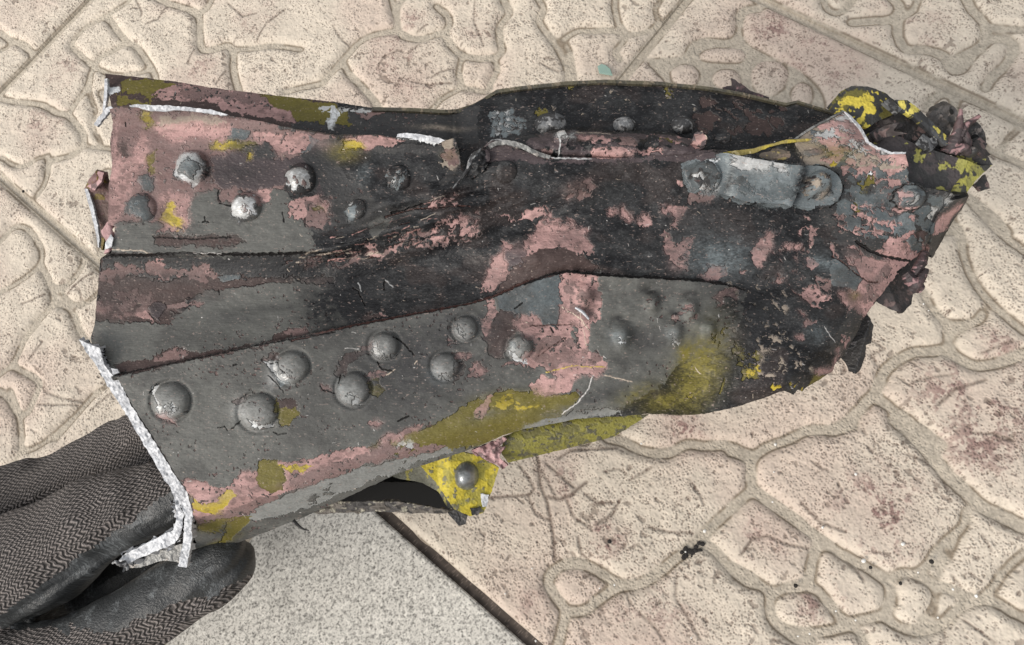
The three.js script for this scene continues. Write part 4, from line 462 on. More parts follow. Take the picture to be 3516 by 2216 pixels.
// strap, bolts, washers, tube
const zStrap = (x, y) => zSkin(x, y) + 2.4;
paint('blue', 'A3', [1170, 780, 1300, 710, 1500, 700, 1980, 780, 1980, 1120, 1700, 1090, 1400, 1010, 1230, 990], zStrap); paint('blue', 'A4', [-20, 770, 340, 800, 500, 780, 640, 880, 640, 1000, 560, 1100, 400, 1130, 230, 1100, -20, 1090], zStrap); paint('slate', 'A3', [1200, 820, 1300, 760, 1420, 780, 1460, 880, 1420, 970, 1250, 980], zStrap); flecks('dark', 'A3', [1210, 830, 1440, 780, 1440, 960, 1240, 970], 14, 6, 22, 1.2, 0, zStrap); flecks('metal', 'A3', [1270, 870, 1340, 870, 1330, 920, 1280, 920], 3, 8, 13, 1, 0, zStrap); flecks('white', 'A3', [1350, 750, 1440, 760, 1420, 800], 4, 5, 12, 1, 0, zStrap); flecks('metal', 'A3', [1240, 960, 1440, 940, 1440, 1000, 1300, 1000], 7, 5, 14, 1, 0, zStrap);
soft('A3', 1510, 920, 34, 150, 0.25, 'black', 0.7); soft('A3', 1640, 830, 120, 46, 0.2, 'metal', 0.22); flecks('metal', 'A3', [1560, 750, 1952, 790, 1952, 830, 1560, 830], 30, 3, 14, 3, 0.3, zStrap); flecks('slate', 'A3', [1560, 900, 1952, 960, 1952, 1080, 1600, 1000], 30, 5, 20, 2, 0.1, zStrap); soft('A4', 290, 950, 60, 180, 0.2, 'black', 0.95); flecks('beige', 'A4', [360, 880, 540, 880, 540, 1040, 360, 1040], 26, 3, 12, 1.6, 0.3, (x, y) => zSkin(x, y) + 4); flecks('black', 'A4', [340, 880, 560, 860, 560, 1060, 340, 1060], 16, 3, 12, 1.4, 0, (x, y) => zSkin(x, y) + 4);
// flange, back plate
const zFl = (x, y) => { const t = yAt(TOPF, x); return lerp(lerp(-17, -11, clamp((y - t) / 100)), lerp(-22, -11, clamp((y - t) / 200)), sst(x, 1520, 1720)) - 8 * bump(x, y, 1600, 520, 60, 130); };
paint('brown', 'S', [340, 230, 600, 260, 1150, 330, 1150, 470, 900, 430, 330, 400], zFl); paint('dark', 'S', [1000, 420, 1160, 400, 1240, 360, 1640, 370, 1640, 500, 1000, 480], zFl);
paint('olive', 'A1', [350, 180, 500, 150, 750, 180, 735, 240, 600, 260, 570, 330, 520, 270, 470, 260, 360, 250], zFl); paint('olive', 'A1', [330, 285, 420, 300, 580, 330, 540, 360, 330, 350], zFl); paint('white', 'A1', [258, 200, 345, 205, 340, 270, 262, 278], zFl); paint('pink', 'A1', [590, 290, 640, 240, 760, 180, 1040, 220, 1380, 250, 1430, 270, 1500, 350, 1620, 395, 1665, 475, 1400, 440, 1100, 390, 1060, 330, 900, 310, 700, 310], zFl); flecks('dusk', 'A1', [770, 185, 1040, 220, 1400, 255, 1400, 320, 1000, 300, 760, 270], 50, 6, 20, 1.8, 0.1, zFl); paint('olive', 'A1', [1390, 280, 1560, 270, 1960, 350, 1960, 475, 1670, 465, 1600, 390, 1500, 350], zFl); paint('olive', 'A2', [0, 300, 280, 360, 420, 400, 440, 500, 300, 490, 100, 470, 0, 440], zFl); paint('metal', 'A2', [280, 370, 352, 390, 330, 480, 300, 552, 268, 540], zFl); flecks('white', 'A2', [280, 380, 345, 400, 300, 550, 270, 530], 14, 4, 10, 1, 0, zFl); paint('dusk', 'A2', [440, 380, 720, 380, 900, 378, 620, 420, 540, 470, 500, 430], zFl); paint('pink', 'A2', [890, 376, 1000, 372, 1150, 388, 1000, 396], zFl); flecks('metal', 'A2', [180, 350, 560, 380, 560, 410, 200, 380], 30, 3, 9, 1.5, 0.1, zFl);
soft('A2', 1080, 410, 200, 24, 0.02, 'beige', 0.7); flecks('blue', 'A2', [1470, 540, 1500, 390, 1620, 380, 1780, 480, 1640, 590, 1520, 600], 90, 4, 14, 1.2, 0, zFl); flecks('metal', 'A2', [1480, 500, 1520, 380, 1640, 400, 1700, 520, 1540, 590], 50, 2, 8, 1.2, 0, zFl); flecks('olive', 'A2', [1800, 370, 1900, 370, 1900, 440, 1820, 440], 8, 5, 14, 1, 0, zFl); paint('olive', 'A3', [290, 180, 330, 175, 375, 215, 345, 245, 310, 210], zFl); flecks('olive', 'A3', [1030, 190, 1120, 190, 1110, 310, 1030, 280], 14, 2, 8, 1, 0.8, zFl); flecks('olive', 'A3', [80, 370, 160, 370, 150, 440, 80, 430], 8, 6, 16, 1, 0, zFl); flecks('brown', 'A3', [1300, 300, 1952, 360, 1952, 560, 1300, 560], 50, 6, 26, 1.6, 0.3, zFl); flecks('beige', 'A3', [200, 200, 1500, 220, 1500, 560, 200, 420], 40, 1.5, 5, 1.4, 0.8, zFl);

// cracks and lifted rims in the topcoat
for (const l of [[570, 1190, 600, 1150, 640, 1120], [1400, 940, 1470, 970, 1530, 960, 1540, 1000, 1590, 1040], [1450, 1060, 1510, 1110, 1570, 1190], [1180, 1465, 1250, 1400], [1840, 1140, 1860, 1170, 1952, 1190], [1190, 985, 1225, 980], [1080, 1450, 1130, 1440, 1150, 1470], [1490, 1480, 1520, 1500, 1590, 1490], [1085, 420, 1090, 460], [560, 590, 600, 640]]) line('B1', l, 1.2, 'dark', 0.65);
for (const l of [[1085, 985, 1080, 1040, 1100, 1065], [980, 1180, 985, 1210, 960, 1225], [985, 1210, 1010, 1225], [1180, 1100, 1090, 1080], [390, 480, 392, 510], [600, 1330, 900, 1345, 1180, 1330], [1730, 1190, 1722, 1245], [1560, 1150, 1570, 1220]]) line('A1', l, 1.3, 'dark', 0.8);
for (const l of [[760, 770, 830, 820, 920, 910], [350, 1120, 370, 1060], [790, 1400, 880, 1360], [1660, 560, 1720, 520], [460, 410, 500, 430, 550, 540], [695, 345, 690, 420], [1930, 700, 1952, 740], [640, 960, 670, 1010, 760, 1030]]) line('B2', l, 1.5, 'dark', 0.9);
for (const l of [[500, 370, 520, 440], [700, 350, 755, 405]]) line('B2', l, 1.6, 'metal', 0.35); line('B2', [400, 858, 500, 862], 1.1, 'white', 0.6); line('B2', [710, 1060, 770, 1020], 1.3, 'cream', 0.7); line('B2', [915, 975, 935, 955], 1.6, 'cream', 0.9);
// the strip curled up along the tear
const zCurl = 3;
paint('mauve', 'A3', [-310, 640, -200, 590, 0, 640, 120, 540, 320, 500, 900, 520, 1400, 520, 1400, 760, 0, 780, -300, 760], zCurl); paint('pink', 'A3', [400, 540, 440, 525, 560, 545, 650, 600, 620, 650, 480, 640, 400, 620], zCurl); paint('pink', 'A3', [480, 690, 640, 665, 840, 675, 780, 720, 690, 750, 500, 740], zCurl); paint('dusk', 'A3', [640, 560, 800, 560, 860, 640, 700, 660], zCurl); paint('dusk', 'A3', [120, 690, 200, 660, 250, 720, 160, 735], zCurl); paint('pink', 'A3', [840, 680, 1040, 690, 1030, 715, 880, 725], zCurl); flecks('pink', 'A3', [940, 540, 1340, 530, 1340, 640, 960, 640], 14, 5, 16, 1.4, 0.2, zCurl); flecks('olive', 'A3', [950, 580, 1260, 590, 1200, 620, 980, 610], 10, 3, 10, 1.6, 0, zCurl); paint('metal', 'A3', [225, 545, 270, 510, 310, 560, 390, 510, 360, 580, 300, 610, 250, 600], zCurl); flecks('white', 'A3', [230, 530, 390, 520, 330, 610, 240, 600], 7, 3, 9, 1, 0, zCurl); flecks('black', 'A3', [-200, 600, 300, 560, 900, 560, 1300, 640, 800, 740, 0, 720], 30, 5, 20, 2, 0.1, zCurl); line('A3', [390, 505, 520, 520, 660, 530], 1.6, 'cream', 0.5, zCurl); line('A3', [250, 560, 262, 650, 255, 740], 1.6, 'metal', 0.7, zCurl); line('A3', [-310, 640, -200, 600, -60, 640, 0, 670, 180, 740, 300, 745, 500, 750], 1.8, 'metal', 0.5, zCurl); line('A3', [1300, 530, 1340, 560, 1340, 620], 1.6, 'cream', 0.6, zCurl);

soft('S', 2545, 1080, 110, 150, 0.15, 'black', 0.95); soft('S', 2510, 1200, 90, 120, 0.4, 'black', 0.8); soft('S', 1130, 1050, 130, 130, 0.7, 'black', 0.95); soft('S', 1180, 960, 120, 60, 0, 'black', 0.9); soft('S', 470, 1000, 160, 60, 0.1, 'brown', 0.6);
flecks('black', 'B4', [100, 420, 480, 380, 560, 1000, 240, 1000], 60, 2, 9, 1.5, 0.5); flecks('black', 'B4', [340, 300, 780, 280, 760, 440, 560, 480], 40, 2, 9, 1.6, 0.3); flecks('black', 'A3', [600, 1090, 1240, 1100, 1240, 1500, 1000, 1500], 30, 2, 7, 1.4, 0.4); flecks('black', 'B3', [1030, 0, 1500, 0, 1500, 360, 1040, 300], 30, 2, 7, 1.4, 0.4);
flecks('pink', 'A4', [440, 520, 640, 420, 800, 600, 1040, 720, 900, 800, 560, 760], 34, 4, 15, 2.6, 0.15); flecks('pink', 'A4', [620, 780, 1110, 720, 1120, 900, 860, 900, 680, 880], 22, 5, 18, 1.5, 0.1); soft('A4', 760, 560, 160, 90, 0.5, 'dusk', 0.7);

flecks('slate', 'A4', [640, 840, 1120, 840, 1400, 1000, 1300, 1400, 700, 1300, 560, 1130], 60, 6, 26, 1.6, 0.4); flecks('pink', 'A4', [700, 1080, 1180, 1100, 1180, 1260, 800, 1240], 24, 4, 14, 1.8, 0.4);
for (const [v, x, y, rx, ry, a, n, k] of [['B3', 120, 880, 120, 70, -0.4, 'brown', 0.45], ['B3', 400, 960, 120, 60, 0.2, 'dusk', 0.7], ['B3', 330, 420, 50, 120, 0, 'dusk', 0.6], ['A3', 330, 1330, 130, 50, -0.2, 'dusk', 0.7], ['B2', 1500, 330, 60, 90, 0.4, 'dusk', 0.5], ['B3', 1130, 210, 60, 90, 0.2, 'dusk', 0.65], ['B4', 900, 760, 150, 60, -0.8, 'dusk', 0.7], ['B4', 60, 560, 40, 90, 0.3, 'dusk', 0.5], ['C1', 1300, 640, 160, 40, -0.3, 'dusk', 0.5], ['C2', 420, 520, 200, 40, -0.35, 'dusk', 0.5], ['A2', 1700, 1420, 80, 60, 0, 'dusk', 0.5]]) soft(v, x, y, rx, ry, a, n, k);

for (const [x, y, r] of LOWR) soft('S', x, y, r * 0.9, r * 0.85, 0, 'lens', 0.55);
soft('A4', 1120, 1040, 110, 80, 0.1, 'blue', 0.5); line('A4', [990, 1060, 1010, 1000, 1080, 945, 1170, 945, 1240, 1000, 1250, 1060], 1.3, 'dark', 0.7); line('A4', [990, 1060, 1030, 1120, 1120, 1140, 1210, 1110, 1250, 1060], 1.3, 'dark', 0.7); line('A4', [400, 800, 500, 800, 600, 870, 640, 960, 610, 1060, 540, 1110], 1.5, 'dark', 0.7);


const A_COL = new Uint8Array(AW * AH * 4), A_BMP = new Uint8Array(AW * AH * 4), A_ORM = new Uint8Array(AW * AH * 4);
{
  const names = Object.keys(K), n = AW * AH, SO = {};
  for (const [x, y, rx, ry, ang, name, k] of softs) { const A = (SO[name] ??= new Float32Array(n)), R = Math.max(rx, ry) * 1.9, ca = Math.cos(ang), sa = Math.sin(ang);
    for (let j = Math.max(0, (y - R) | 0); j < Math.min(AH, y + R); j++) for (let i = Math.max(0, (x - R) | 0); i < Math.min(AW, x + R); i++) { const u = ((i - x) * ca + (j - y) * sa) / rx, v = (-(i - x) * sa + (j - y) * ca) / ry, d = u * u + v * v; if (d < 4) { const q = j * AW + i; A[q] = Math.max(A[q], k * Math.exp(-d * 1.3)); } } }
  const soN = Object.entries(SO).map(([name, A]) => [K[name], A]);
  const col = new Float32Array(n * 3), hgt = new Float32Array(n), pick = (x, y) => LAB[clamp(y | 0, 0, AH - 1) * AW + clamp(x | 0, 0, AW - 1)];
  for (let j = 0; j < AH; j++) for (let i = 0; i < AW; i++) {
    const q = j * AW + i;
    const w1 = fbm(i / 22, j / 22, 3) - 0.5, w2 = fbm(i / 22 + 40, j / 22 + 9, 3) - 0.5, w3 = vn(i / 3.1, j / 3.1) - 0.5, w4 = vn(i / 3.1 + 50, j / 3.1) - 0.5;
    const fl = sst(vn(i / 17 + 80, j / 17), 0.35, 0.8), w5 = fbm(i / 6 + 21, j / 6, 3) - 0.5, w6 = fbm(i / 6 + 61, j / 6 + 5, 3) - 0.5;
    const x = i + w1 * 15 + w3 * 2.6 + w5 * 20 * fl, y = j + w2 * 15 + w4 * 2.6 + w6 * 20 * fl; let L = pick(x, y);
    const spall = fbm(i / 7 + 33, j / 6 + 71, 3); if ((L === 2 || L === 3) && spall > 0.7) L = spall > 0.735 ? 0 : 8; else if ((L === 1 || L === 9) && spall > 0.72 && fbm(i / 90 + 5, j / 60, 2) > 0.52) L = spall > 0.755 ? 3 : 9;
    const big = fbm(i / 70, j / 46 + 3, 3), mid = fbm(i / 13 + 7, j / 8, 3), fine = fbm(i / 3.4, j / 1.9 + 30, 2), brush = fbm(i / 16 + 3, j / 1.6, 2), gr = vn(i * 0.9, j * 0.9 + 11);
    let [r, g, b] = BASE[L]; const S = clamp(sst(vn(i / 55 + 12, j / 40 + 3), 0.45, 0.75) * sst(j, 185, 215) + 1.0 * (1 - sst(i, 330, 620)) * (1 - sst(j, 430, 500)) * sst(j, 185, 200));   // here the coats wear into one another without a sharp rim
    if (S > 0.05) { let n = 0, sr_ = 0, sg_ = 0, sb_ = 0; for (let e = 0; e < 7; e++) { const a = e * 2.4 + 6.28 * NT[(i * 7 + j * 131 + e * 977) & 65535], R = S * 9 * NT[(i * 13 + j * 37 + e * 331) & 65535], c = BASE[pick(x + Math.cos(a) * R, y + Math.sin(a) * R)]; sr_ += c[0]; sg_ += c[1]; sb_ += c[2]; n++; } r = lerp(r, sr_ / n, S); g = lerp(g, sg_ / n, S); b = lerp(b, sb_ / n, S); }
    let v = 1 + (mid - 0.5) * 0.36 + (fine - 0.5) * 0.32 + (brush - 0.5) * 0.26, rough = ROUGH[L] + (mid - 0.5) * 0.22;
    if (L === 0) { const t = sst(big, 0.4, 0.7) * 0.5 + sst(mid, 0.5, 0.75) * 0.35; r = lerp(r, 0.04, t); g = lerp(g, 0.041, t); b = lerp(b, 0.042, t); v += (fine - 0.5) * 0.5; const bw = sst(fbm(i / 60 + 90, j / 40, 2), 0.55, 0.72) * 0.4; r = lerp(r, 0.05, bw); g = lerp(g, 0.037, bw); b = lerp(b, 0.034, bw); const ash = sst(fine, 0.66, 0.82) * 0.2 + sst(gr, 0.95, 1) * 0.22; r = lerp(r, 0.12, ash); g = lerp(g, 0.12, ash); b = lerp(b, 0.12, ash); }
    else if (L === 1 || L === 9 || L === 7) { const t = sst(big, 0.44, 0.66) * 0.45 + sst(brush, 0.55, 0.8) * 0.25 + sst(mid, 0.56, 0.75) * 0.25; r = lerp(r, 0.05, t); g = lerp(g, 0.049, t); b = lerp(b, 0.047, t); }
    else if (L === 2 || L === 3) { const t = clamp(sst(mid, 0.44, 0.7) * 0.55 + sst(fine, 0.6, 0.8) * 0.3 + sst(big, 0.45, 0.62) * 0.4); r = lerp(r, 0.17, t); g = lerp(g, 0.11, t); b = lerp(b, 0.103, t); }
    else if (L === 4 || L === 5) { const t = sst(mid, 0.5, 0.7) * 0.5; r = lerp(r, 0.1, t); g = lerp(g, 0.085, t); b = lerp(b, 0.03, t); }
    r *= v; g *= v; b *= v;
    for (const [id, A] of soN) { const a = A[q]; if (a > 0.01) { const t = clamp(a * (0.45 + 1.1 * mid) * (1 + (fine - 0.5) * 0.8)); const c = BASE[id]; r = lerp(r, c[0] * v, t); g = lerp(g, c[1] * v, t); b = lerp(b, c[2] * v, t); } }
    // tiny scrapes through to lighter layers
    const sc = fbm(i / 5.2 + 130, j / 2.2, 2); if (sc > 0.775) { const t = sst(sc, 0.775, 0.84) * 0.5; r = lerp(r, 0.34, t); g = lerp(g, 0.26, t); b = lerp(b, 0.23, t); }
    col[q * 3] = r; col[q * 3 + 1] = g; col[q * 3 + 2] = b;
    // broken lips of the paint, lit edge and shade painted in: lighter inside, darker outside
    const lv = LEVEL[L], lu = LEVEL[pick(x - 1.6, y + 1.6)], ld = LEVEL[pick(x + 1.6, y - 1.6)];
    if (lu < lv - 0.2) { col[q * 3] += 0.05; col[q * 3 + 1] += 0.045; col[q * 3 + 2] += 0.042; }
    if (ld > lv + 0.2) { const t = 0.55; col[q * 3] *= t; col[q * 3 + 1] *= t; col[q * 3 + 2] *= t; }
    hgt[q] = 0.2 + 0.45 * lv + (mid - 0.5) * 0.15 + (fine - 0.5) * (L === 1 ? 0.05 : 0.1) + (brush - 0.5) * 0.05;
    A_ORM[q * 4 + 1] = clamp(rough, 0.2, 1) * 255; A_ORM[q * 4 + 2] = L === 6 || L === 11 ? 40 : L === 10 ? 40 : 0; A_ORM[q * 4 + 3] = 255;
  }
  const colors = { white: [0.6, 0.58, 0.56], pink: [0.5, 0.28, 0.25], cream: [0.5, 0.42, 0.34], dark: [0.012, 0.011, 0.011], yellow: [0.5, 0.38, 0.08], brown: [0.07, 0.035, 0.03], metal: [0.45, 0.46, 0.46] };
  const stroke = (p, w, c, k, dep) => { for (let s = 0; s + 1 < p.length; s++) { const [ax, ay] = p[s], [bx, by] = p[s + 1], l = Math.hypot(bx - ax, by - ay), m = Math.ceil(l * 1.4) + 1; for (let t = 0; t <= m; t++) { const x = lerp(ax, bx, t / m) + (fbm(ax + t / 9, ay, 2) - 0.5) * 3.4, y = lerp(ay, by, t / m) + (fbm(ay + t / 9, ax + 4, 2) - 0.5) * 3.4, ww = w * (0.35 + 0.9 * vn(ax + t / 5, by));
    for (let j = Math.floor(y - ww); j <= y + ww; j++) for (let i = Math.floor(x - ww); i <= x + ww; i++) { if (i < 0 || j < 0 || i >= AW || j >= AH) continue; const a = clamp(ww - Math.hypot(i - x, j - y) + 0.4) * k; if (a <= 0) continue; const q = j * AW + i; for (let e = 0; e < 3; e++) col[q * 3 + e] = lerp(col[q * 3 + e], c[e], a); hgt[q] += dep * a; } } } };
  for (const [p, w, c, k] of lines) stroke(p, w, colors[c], k, c === 'dark' || c === 'brown' ? -0.25 : 0.05);
  const r = rng(5);
  for (let i = 0; i < 620; i++) { const x = r() * AW, y = r() * AH, a = -0.3 + r() * 0.9 + (r() < 0.3 ? 1.2 : 0), l = 1.5 + 9 * r() ** 4; stroke([[x, y], [x + Math.cos(a) * l, y + Math.sin(a) * l]], 0.5 + 0.5 * r(), r() < 0.7 ? colors.white : colors.cream, 0.35 + 0.5 * r(), 0.1); }
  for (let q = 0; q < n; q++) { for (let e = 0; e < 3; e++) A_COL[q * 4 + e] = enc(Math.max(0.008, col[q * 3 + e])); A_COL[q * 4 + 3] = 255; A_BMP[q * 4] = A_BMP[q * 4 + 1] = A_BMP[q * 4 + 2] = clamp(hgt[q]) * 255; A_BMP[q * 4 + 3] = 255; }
}
const ormT = tex(A_ORM, AW, AH), flip = (t) => { t.flipY = false; return t; };
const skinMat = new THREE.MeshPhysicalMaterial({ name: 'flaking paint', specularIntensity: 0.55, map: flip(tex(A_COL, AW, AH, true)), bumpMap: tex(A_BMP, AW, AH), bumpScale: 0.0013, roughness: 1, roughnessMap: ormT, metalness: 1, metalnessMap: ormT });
const darkMat = new THREE.MeshStandardMaterial({ name: 'sooty metal', color: new THREE.Color(0.03, 0.029, 0.028), roughness: 0.75 });
const uvA = (X, Y) => [((X / D0) * F + CX - AX) * AS / AW, ((-Y / D0) * F + CY - AY) * AS / AH];

// ---- sheet metal: an outline, a surface, a thickness
function plateGeo(outline, zf, { step = 8, thick = 1.3, part = null } = {}) {
  let x0 = 1e9, x1 = -1e9, y0 = 1e9, y1 = -1e9; for (const [x, y] of outline) { x0 = Math.min(x0, x); x1 = Math.max(x1, x); y0 = Math.min(y0, y); y1 = Math.max(y1, y); }
  const nx = Math.ceil((x1 - x0) / step) + 2, ny = Math.ceil((y1 - y0) / step) + 2, ox = x0 - step * 0.7, oy = y0 - step * 0.7, IN = new Uint8Array((nx + 1) * (ny + 1)), at = new Int32Array((nx + 1) * (ny + 1)).fill(-1);
  for (let j = 0; j <= ny; j++) { const y = oy + j * step, xs = []; for (let i = 0, k = outline.length - 1; i < outline.length; k = i++) { const a = outline[i], b = outline[k]; if (a[1] > y !== b[1] > y) xs.push(((b[0] - a[0]) * (y - a[1])) / (b[1] - a[1]) + a[0]); } xs.sort((a, b) => a - b);
    for (let e = 0; e + 1 < xs.length; e += 2) for (let i = Math.max(0, Math.ceil((xs[e] - ox) / step)); i <= Math.min(nx, Math.floor((xs[e + 1] - ox) / step)); i++) IN[j * (nx + 1) + i] = 1; }
  const P = [], N = [], U = [], I = [], ED = new Map(), a3 = new THREE.Vector3(), b3 = new THREE.Vector3();
  const put = (i, j) => { const q = j * (nx + 1) + i; if (at[q] >= 0) return at[q]; let x = ox + i * step, y = oy + j * step; if (!IN[q]) [x, y] = nearest(outline, x, y);
    const p = pos(x, y, zf(x, y)), e = 2.5, l = pos(x - e, y, zf(x - e, y)), r = pos(x + e, y, zf(x + e, y)), u = pos(x, y - e, zf(x, y - e)), d = pos(x, y + e, zf(x, y + e));
    a3.set(r[0] - l[0], r[1] - l[1], r[2] - l[2]); b3.set(u[0] - d[0], u[1] - d[1], u[2] - d[2]); a3.cross(b3).normalize(); P.push(...p); N.push(a3.x, a3.y, a3.z); U.push(...uvA(p[0], p[1])); return (at[q] = P.length / 3 - 1); };
  const edge = (a, b) => { const k = a < b ? a * 4e6 + b : b * 4e6 + a; if (ED.has(k)) ED.delete(k); else ED.set(k, [a, b]); };
  for (let j = 0; j < ny; j++) for (let i = 0; i < nx; i++) { const q = j * (nx + 1) + i; if (!(IN[q] || IN[q + 1] || IN[q + nx + 1] || IN[q + nx + 2])) continue; if (part && !part(ox + (i + 0.5) * step, oy + (j + 0.5) * step)) continue;
    const a = put(i, j), b = put(i + 1, j), c = put(i, j + 1), d = put(i + 1, j + 1); I.push(a, c, b, b, c, d); edge(a, c); edge(c, d); edge(d, b); edge(b, a); }
  const n = P.length / 3, t = thick / 1000;
  for (let i = 0; i < n; i++) { P.push(P[i * 3] - N[i * 3] * t, P[i * 3 + 1] - N[i * 3 + 1] * t, P[i * 3 + 2] - N[i * 3 + 2] * t); N.push(-N[i * 3], -N[i * 3 + 1], -N[i * 3 + 2]); U.push(U[i * 2], U[i * 2 + 1]); }
  const m = I.length; for (let i = 0; i < m; i += 3) I.push(I[i] + n, I[i + 2] + n, I[i + 1] + n);
  for (const [a, b] of ED.values()) { const k = P.length / 3; const va = [P[a * 3], P[a * 3 + 1]], vb = [P[b * 3], P[b * 3 + 1]], dx = vb[0] - va[0], dy = vb[1] - va[1], l = Math.hypot(dx, dy) || 1; for (const v of [a, b, a + n, b + n]) { P.push(P[v * 3], P[v * 3 + 1], P[v * 3 + 2]); N.push(dy / l, -dx / l, 0); U.push(U[v * 2], U[v * 2 + 1]); } I.push(k, k + 2, k + 1, k + 1, k + 2, k + 3); }
  const g = new THREE.BufferGeometry(); g.setAttribute('position', new THREE.Float32BufferAttribute(P, 3)); g.setAttribute('normal', new THREE.Float32BufferAttribute(N, 3)); g.setAttribute('uv', new THREE.Float32BufferAttribute(U, 2)); g.setIndex(I); return g;
}
const plate = (name, view, list, zf, o = {}) => mesh(name, plateGeo(o.round ? smoothLoop(pts(view, list), 4) : o.clean ? pts(view, list) : ragged(pts(view, list), o.rag ?? 2, 7, list[0]), typeof zf === 'number' ? () => zf : zf, o), o.mat ?? skinMat, o.parent ?? fragment);
const lin = (x0, y0, z0, gx, gy) => (x, y) => z0 + (gx * (x - x0) + gy * (y - y0)) / 100;   // mm per 100 px
// ---- a dome on the surface at (x, y)
function domeGeo(x, y, r, h, { zf = zSkin, flatTop = 2.4, seed = 1, sink = 0.6, dent = 0.25, n = 26, rings = 10, squash = 1, ang = 0 } = {}) {
  const z0 = zf(x, y), rm = (r / F) * (D0 - z0 / 1000), P = [], U = [], I = [], [bx, by] = pos(x, y, z0), e = 8, tx = (zf(x + e, y) - zf(x - e, y)) / (2 * e * (D0 / F) * 1000), ty = -(zf(x, y + e) - zf(x, y - e)) / (2 * e * (D0 / F) * 1000);
  for (let k = 0; k <= rings; k++) for (let i = 0; i < n; i++) { const t = k / rings, a = (i / n) * Math.PI * 2, w = 1 + (fbm(Math.cos(a) * 1.2 + seed * 7, Math.sin(a) * 1.2 + seed, 2) - 0.5) * 0.16 * t; let u = Math.cos(a) * rm * t * w, v = Math.sin(a) * rm * t * w * squash; const uu = u * Math.cos(ang) - v * Math.sin(ang); v = u * Math.sin(ang) + v * Math.cos(ang); u = uu;
    let zz = h * (1 - Math.pow(t, flatTop)) ; zz += (fbm(u * 420 + seed * 3, v * 420 + 9, 2) - 0.5) * dent * (1 - t * t); zz -= k === rings ? sink : 0; zz += clamp(tx, -0.4, 0.4) * u * 1000 + clamp(ty, -0.4, 0.4) * v * 1000;
    const X = bx + u, Y = by + v; P.push(X, Y, (z0 + zz) / 1000); U.push(...uvA(X, Y)); }
  for (let k = 0; k < rings; k++) for (let i = 0; i < n; i++) { const a = k * n + i, b = k * n + ((i + 1) % n); I.push(a, a + n, b, b, a + n, b + n); }
  const g = new THREE.BufferGeometry(); g.setAttribute('position', new THREE.Float32BufferAttribute(P, 3)); g.setAttribute('uv', new THREE.Float32BufferAttribute(U, 2)); g.setIndex(I); g.computeVertexNormals(); return g;
}
const dome = (name, x, y, r, h, o = {}) => mesh(name, domeGeo(x, y, r, h, o), o.mat ?? skinMat, o.parent ?? fragment);
// ---- a tapering wire through points [x, y, z, radius in mm]
function wireGeo(p, n = 7) { const c = new THREE.CatmullRomCurve3(p.map((q) => new THREE.Vector3(...pos(q[0], q[1], q[2]))), false, 'centripetal'), m = p.length * 6, g = new THREE.TubeGeometry(c, m, 1, n, false), P = g.attributes.position, U = g.attributes.uv, C = new THREE.Vector3();
  for (let i = 0; i <= m; i++) { c.getPointAt(i / m, C); const t = (i / m) * (p.length - 1), k = Math.min(p.length - 2, t | 0), r = lerp(p[k][3], p[k + 1][3], t - k) / 1000; for (let j = 0; j <= n; j++) { const q = i * (n + 1) + j, w = r * (1 + (vn(q * 1.7, 3) - 0.5) * 0.35); P.setXYZ(q, C.x + (P.getX(q) - C.x) * w, C.y + (P.getY(q) - C.y) * w, C.z + (P.getZ(q) - C.z) * w); U.setXY(q, ...uvA(P.getX(q), P.getY(q))); } } g.computeVertexNormals(); return g; }
const wire = (name, p, o = {}) => mesh(name, wireGeo(p), o.mat ?? skinMat, o.parent ?? fragment);

// ---- the skin in three panels of one continuous surface
mesh('upper_panel', plateGeo(OUT, zSkin, { step: 6, part: (x, y) => y < yAt(GL, x) && x < 1700 }), skinMat, fragment);
mesh('channel', plateGeo(OUT, zSkin, { step: 6, part: (x, y) => (y >= yAt(GL, x) || x >= 1700) && (y < yAt(SL, x) || x >= 2560) }), skinMat, fragment);
mesh('lower_panel', plateGeo(OUT, zSkin, { step: 6, part: (x, y) => y >= yAt(SL, x) && x < 2560 }), skinMat, fragment);
// ---- small sheets of paint for the pieces whose colour differs from the face of the fragment
function patchMat(name, c1, c2, c3, { scale = 1, thr = 0.5, thr2 = 0.7, rough = 0.65, metal = 0, seed = 0, bump = 0.0005, stretch = 1 } = {}) {
  const n = 512, a = new Uint8Array(n * n * 4), b = new Uint8Array(n * n * 4);
  for (let j = 0; j < n; j++) for (let i = 0; i < n; i++) { const k = (j * n + i) * 4, x = i / 18 / scale, y = (j / 18 / scale) * stretch, f = fbm(i / 3 + seed, j / 3, 2), f2 = fbm(i / 7 + seed, j / 7 + 30, 3) - 0.5, m = fbm(x + seed, y, 4) + f2 * 0.22 + (f - 0.5) * 0.08, o = fbm(x * 1.7 + seed + 50, y * 1.7 + 9, 4) + f2 * 0.3 + (f - 0.5) * 0.1, t = sst(m, thr - 0.03, thr + 0.03), u = sst(o, thr2 - 0.03, thr2 + 0.03), v = 0.72 + 0.56 * f;
    for (let e = 0; e < 3; e++) a[k + e] = enc(lerp(lerp(c1[e], c2[e], t), c3[e], u) * v); a[k + 3] = 255; b[k] = b[k + 1] = b[k + 2] = clamp(0.6 - 0.3 * t + 0.25 * u + (f - 0.5) * 0.5) * 255; b[k + 3] = 255; }
  const wrap = (q) => { q.wrapS = q.wrapT = THREE.MirroredRepeatWrapping; q.repeat.set(3.5, 2.05); return q; };
  return new THREE.MeshStandardMaterial({ name, map: wrap(tex(a, n, n, true)), bumpMap: wrap(tex(b, n, n)), bumpScale: bump, roughness: rough, metalness: metal });
}
const whiteMetal = patchMat('bright torn aluminium', [0.5, 0.515, 0.54], [0.38, 0.39, 0.41], [0.6, 0.61, 0.63], { rough: 0.5, metal: 0, bump: 0.0003, scale: 0.7, thr2: 0.55 });
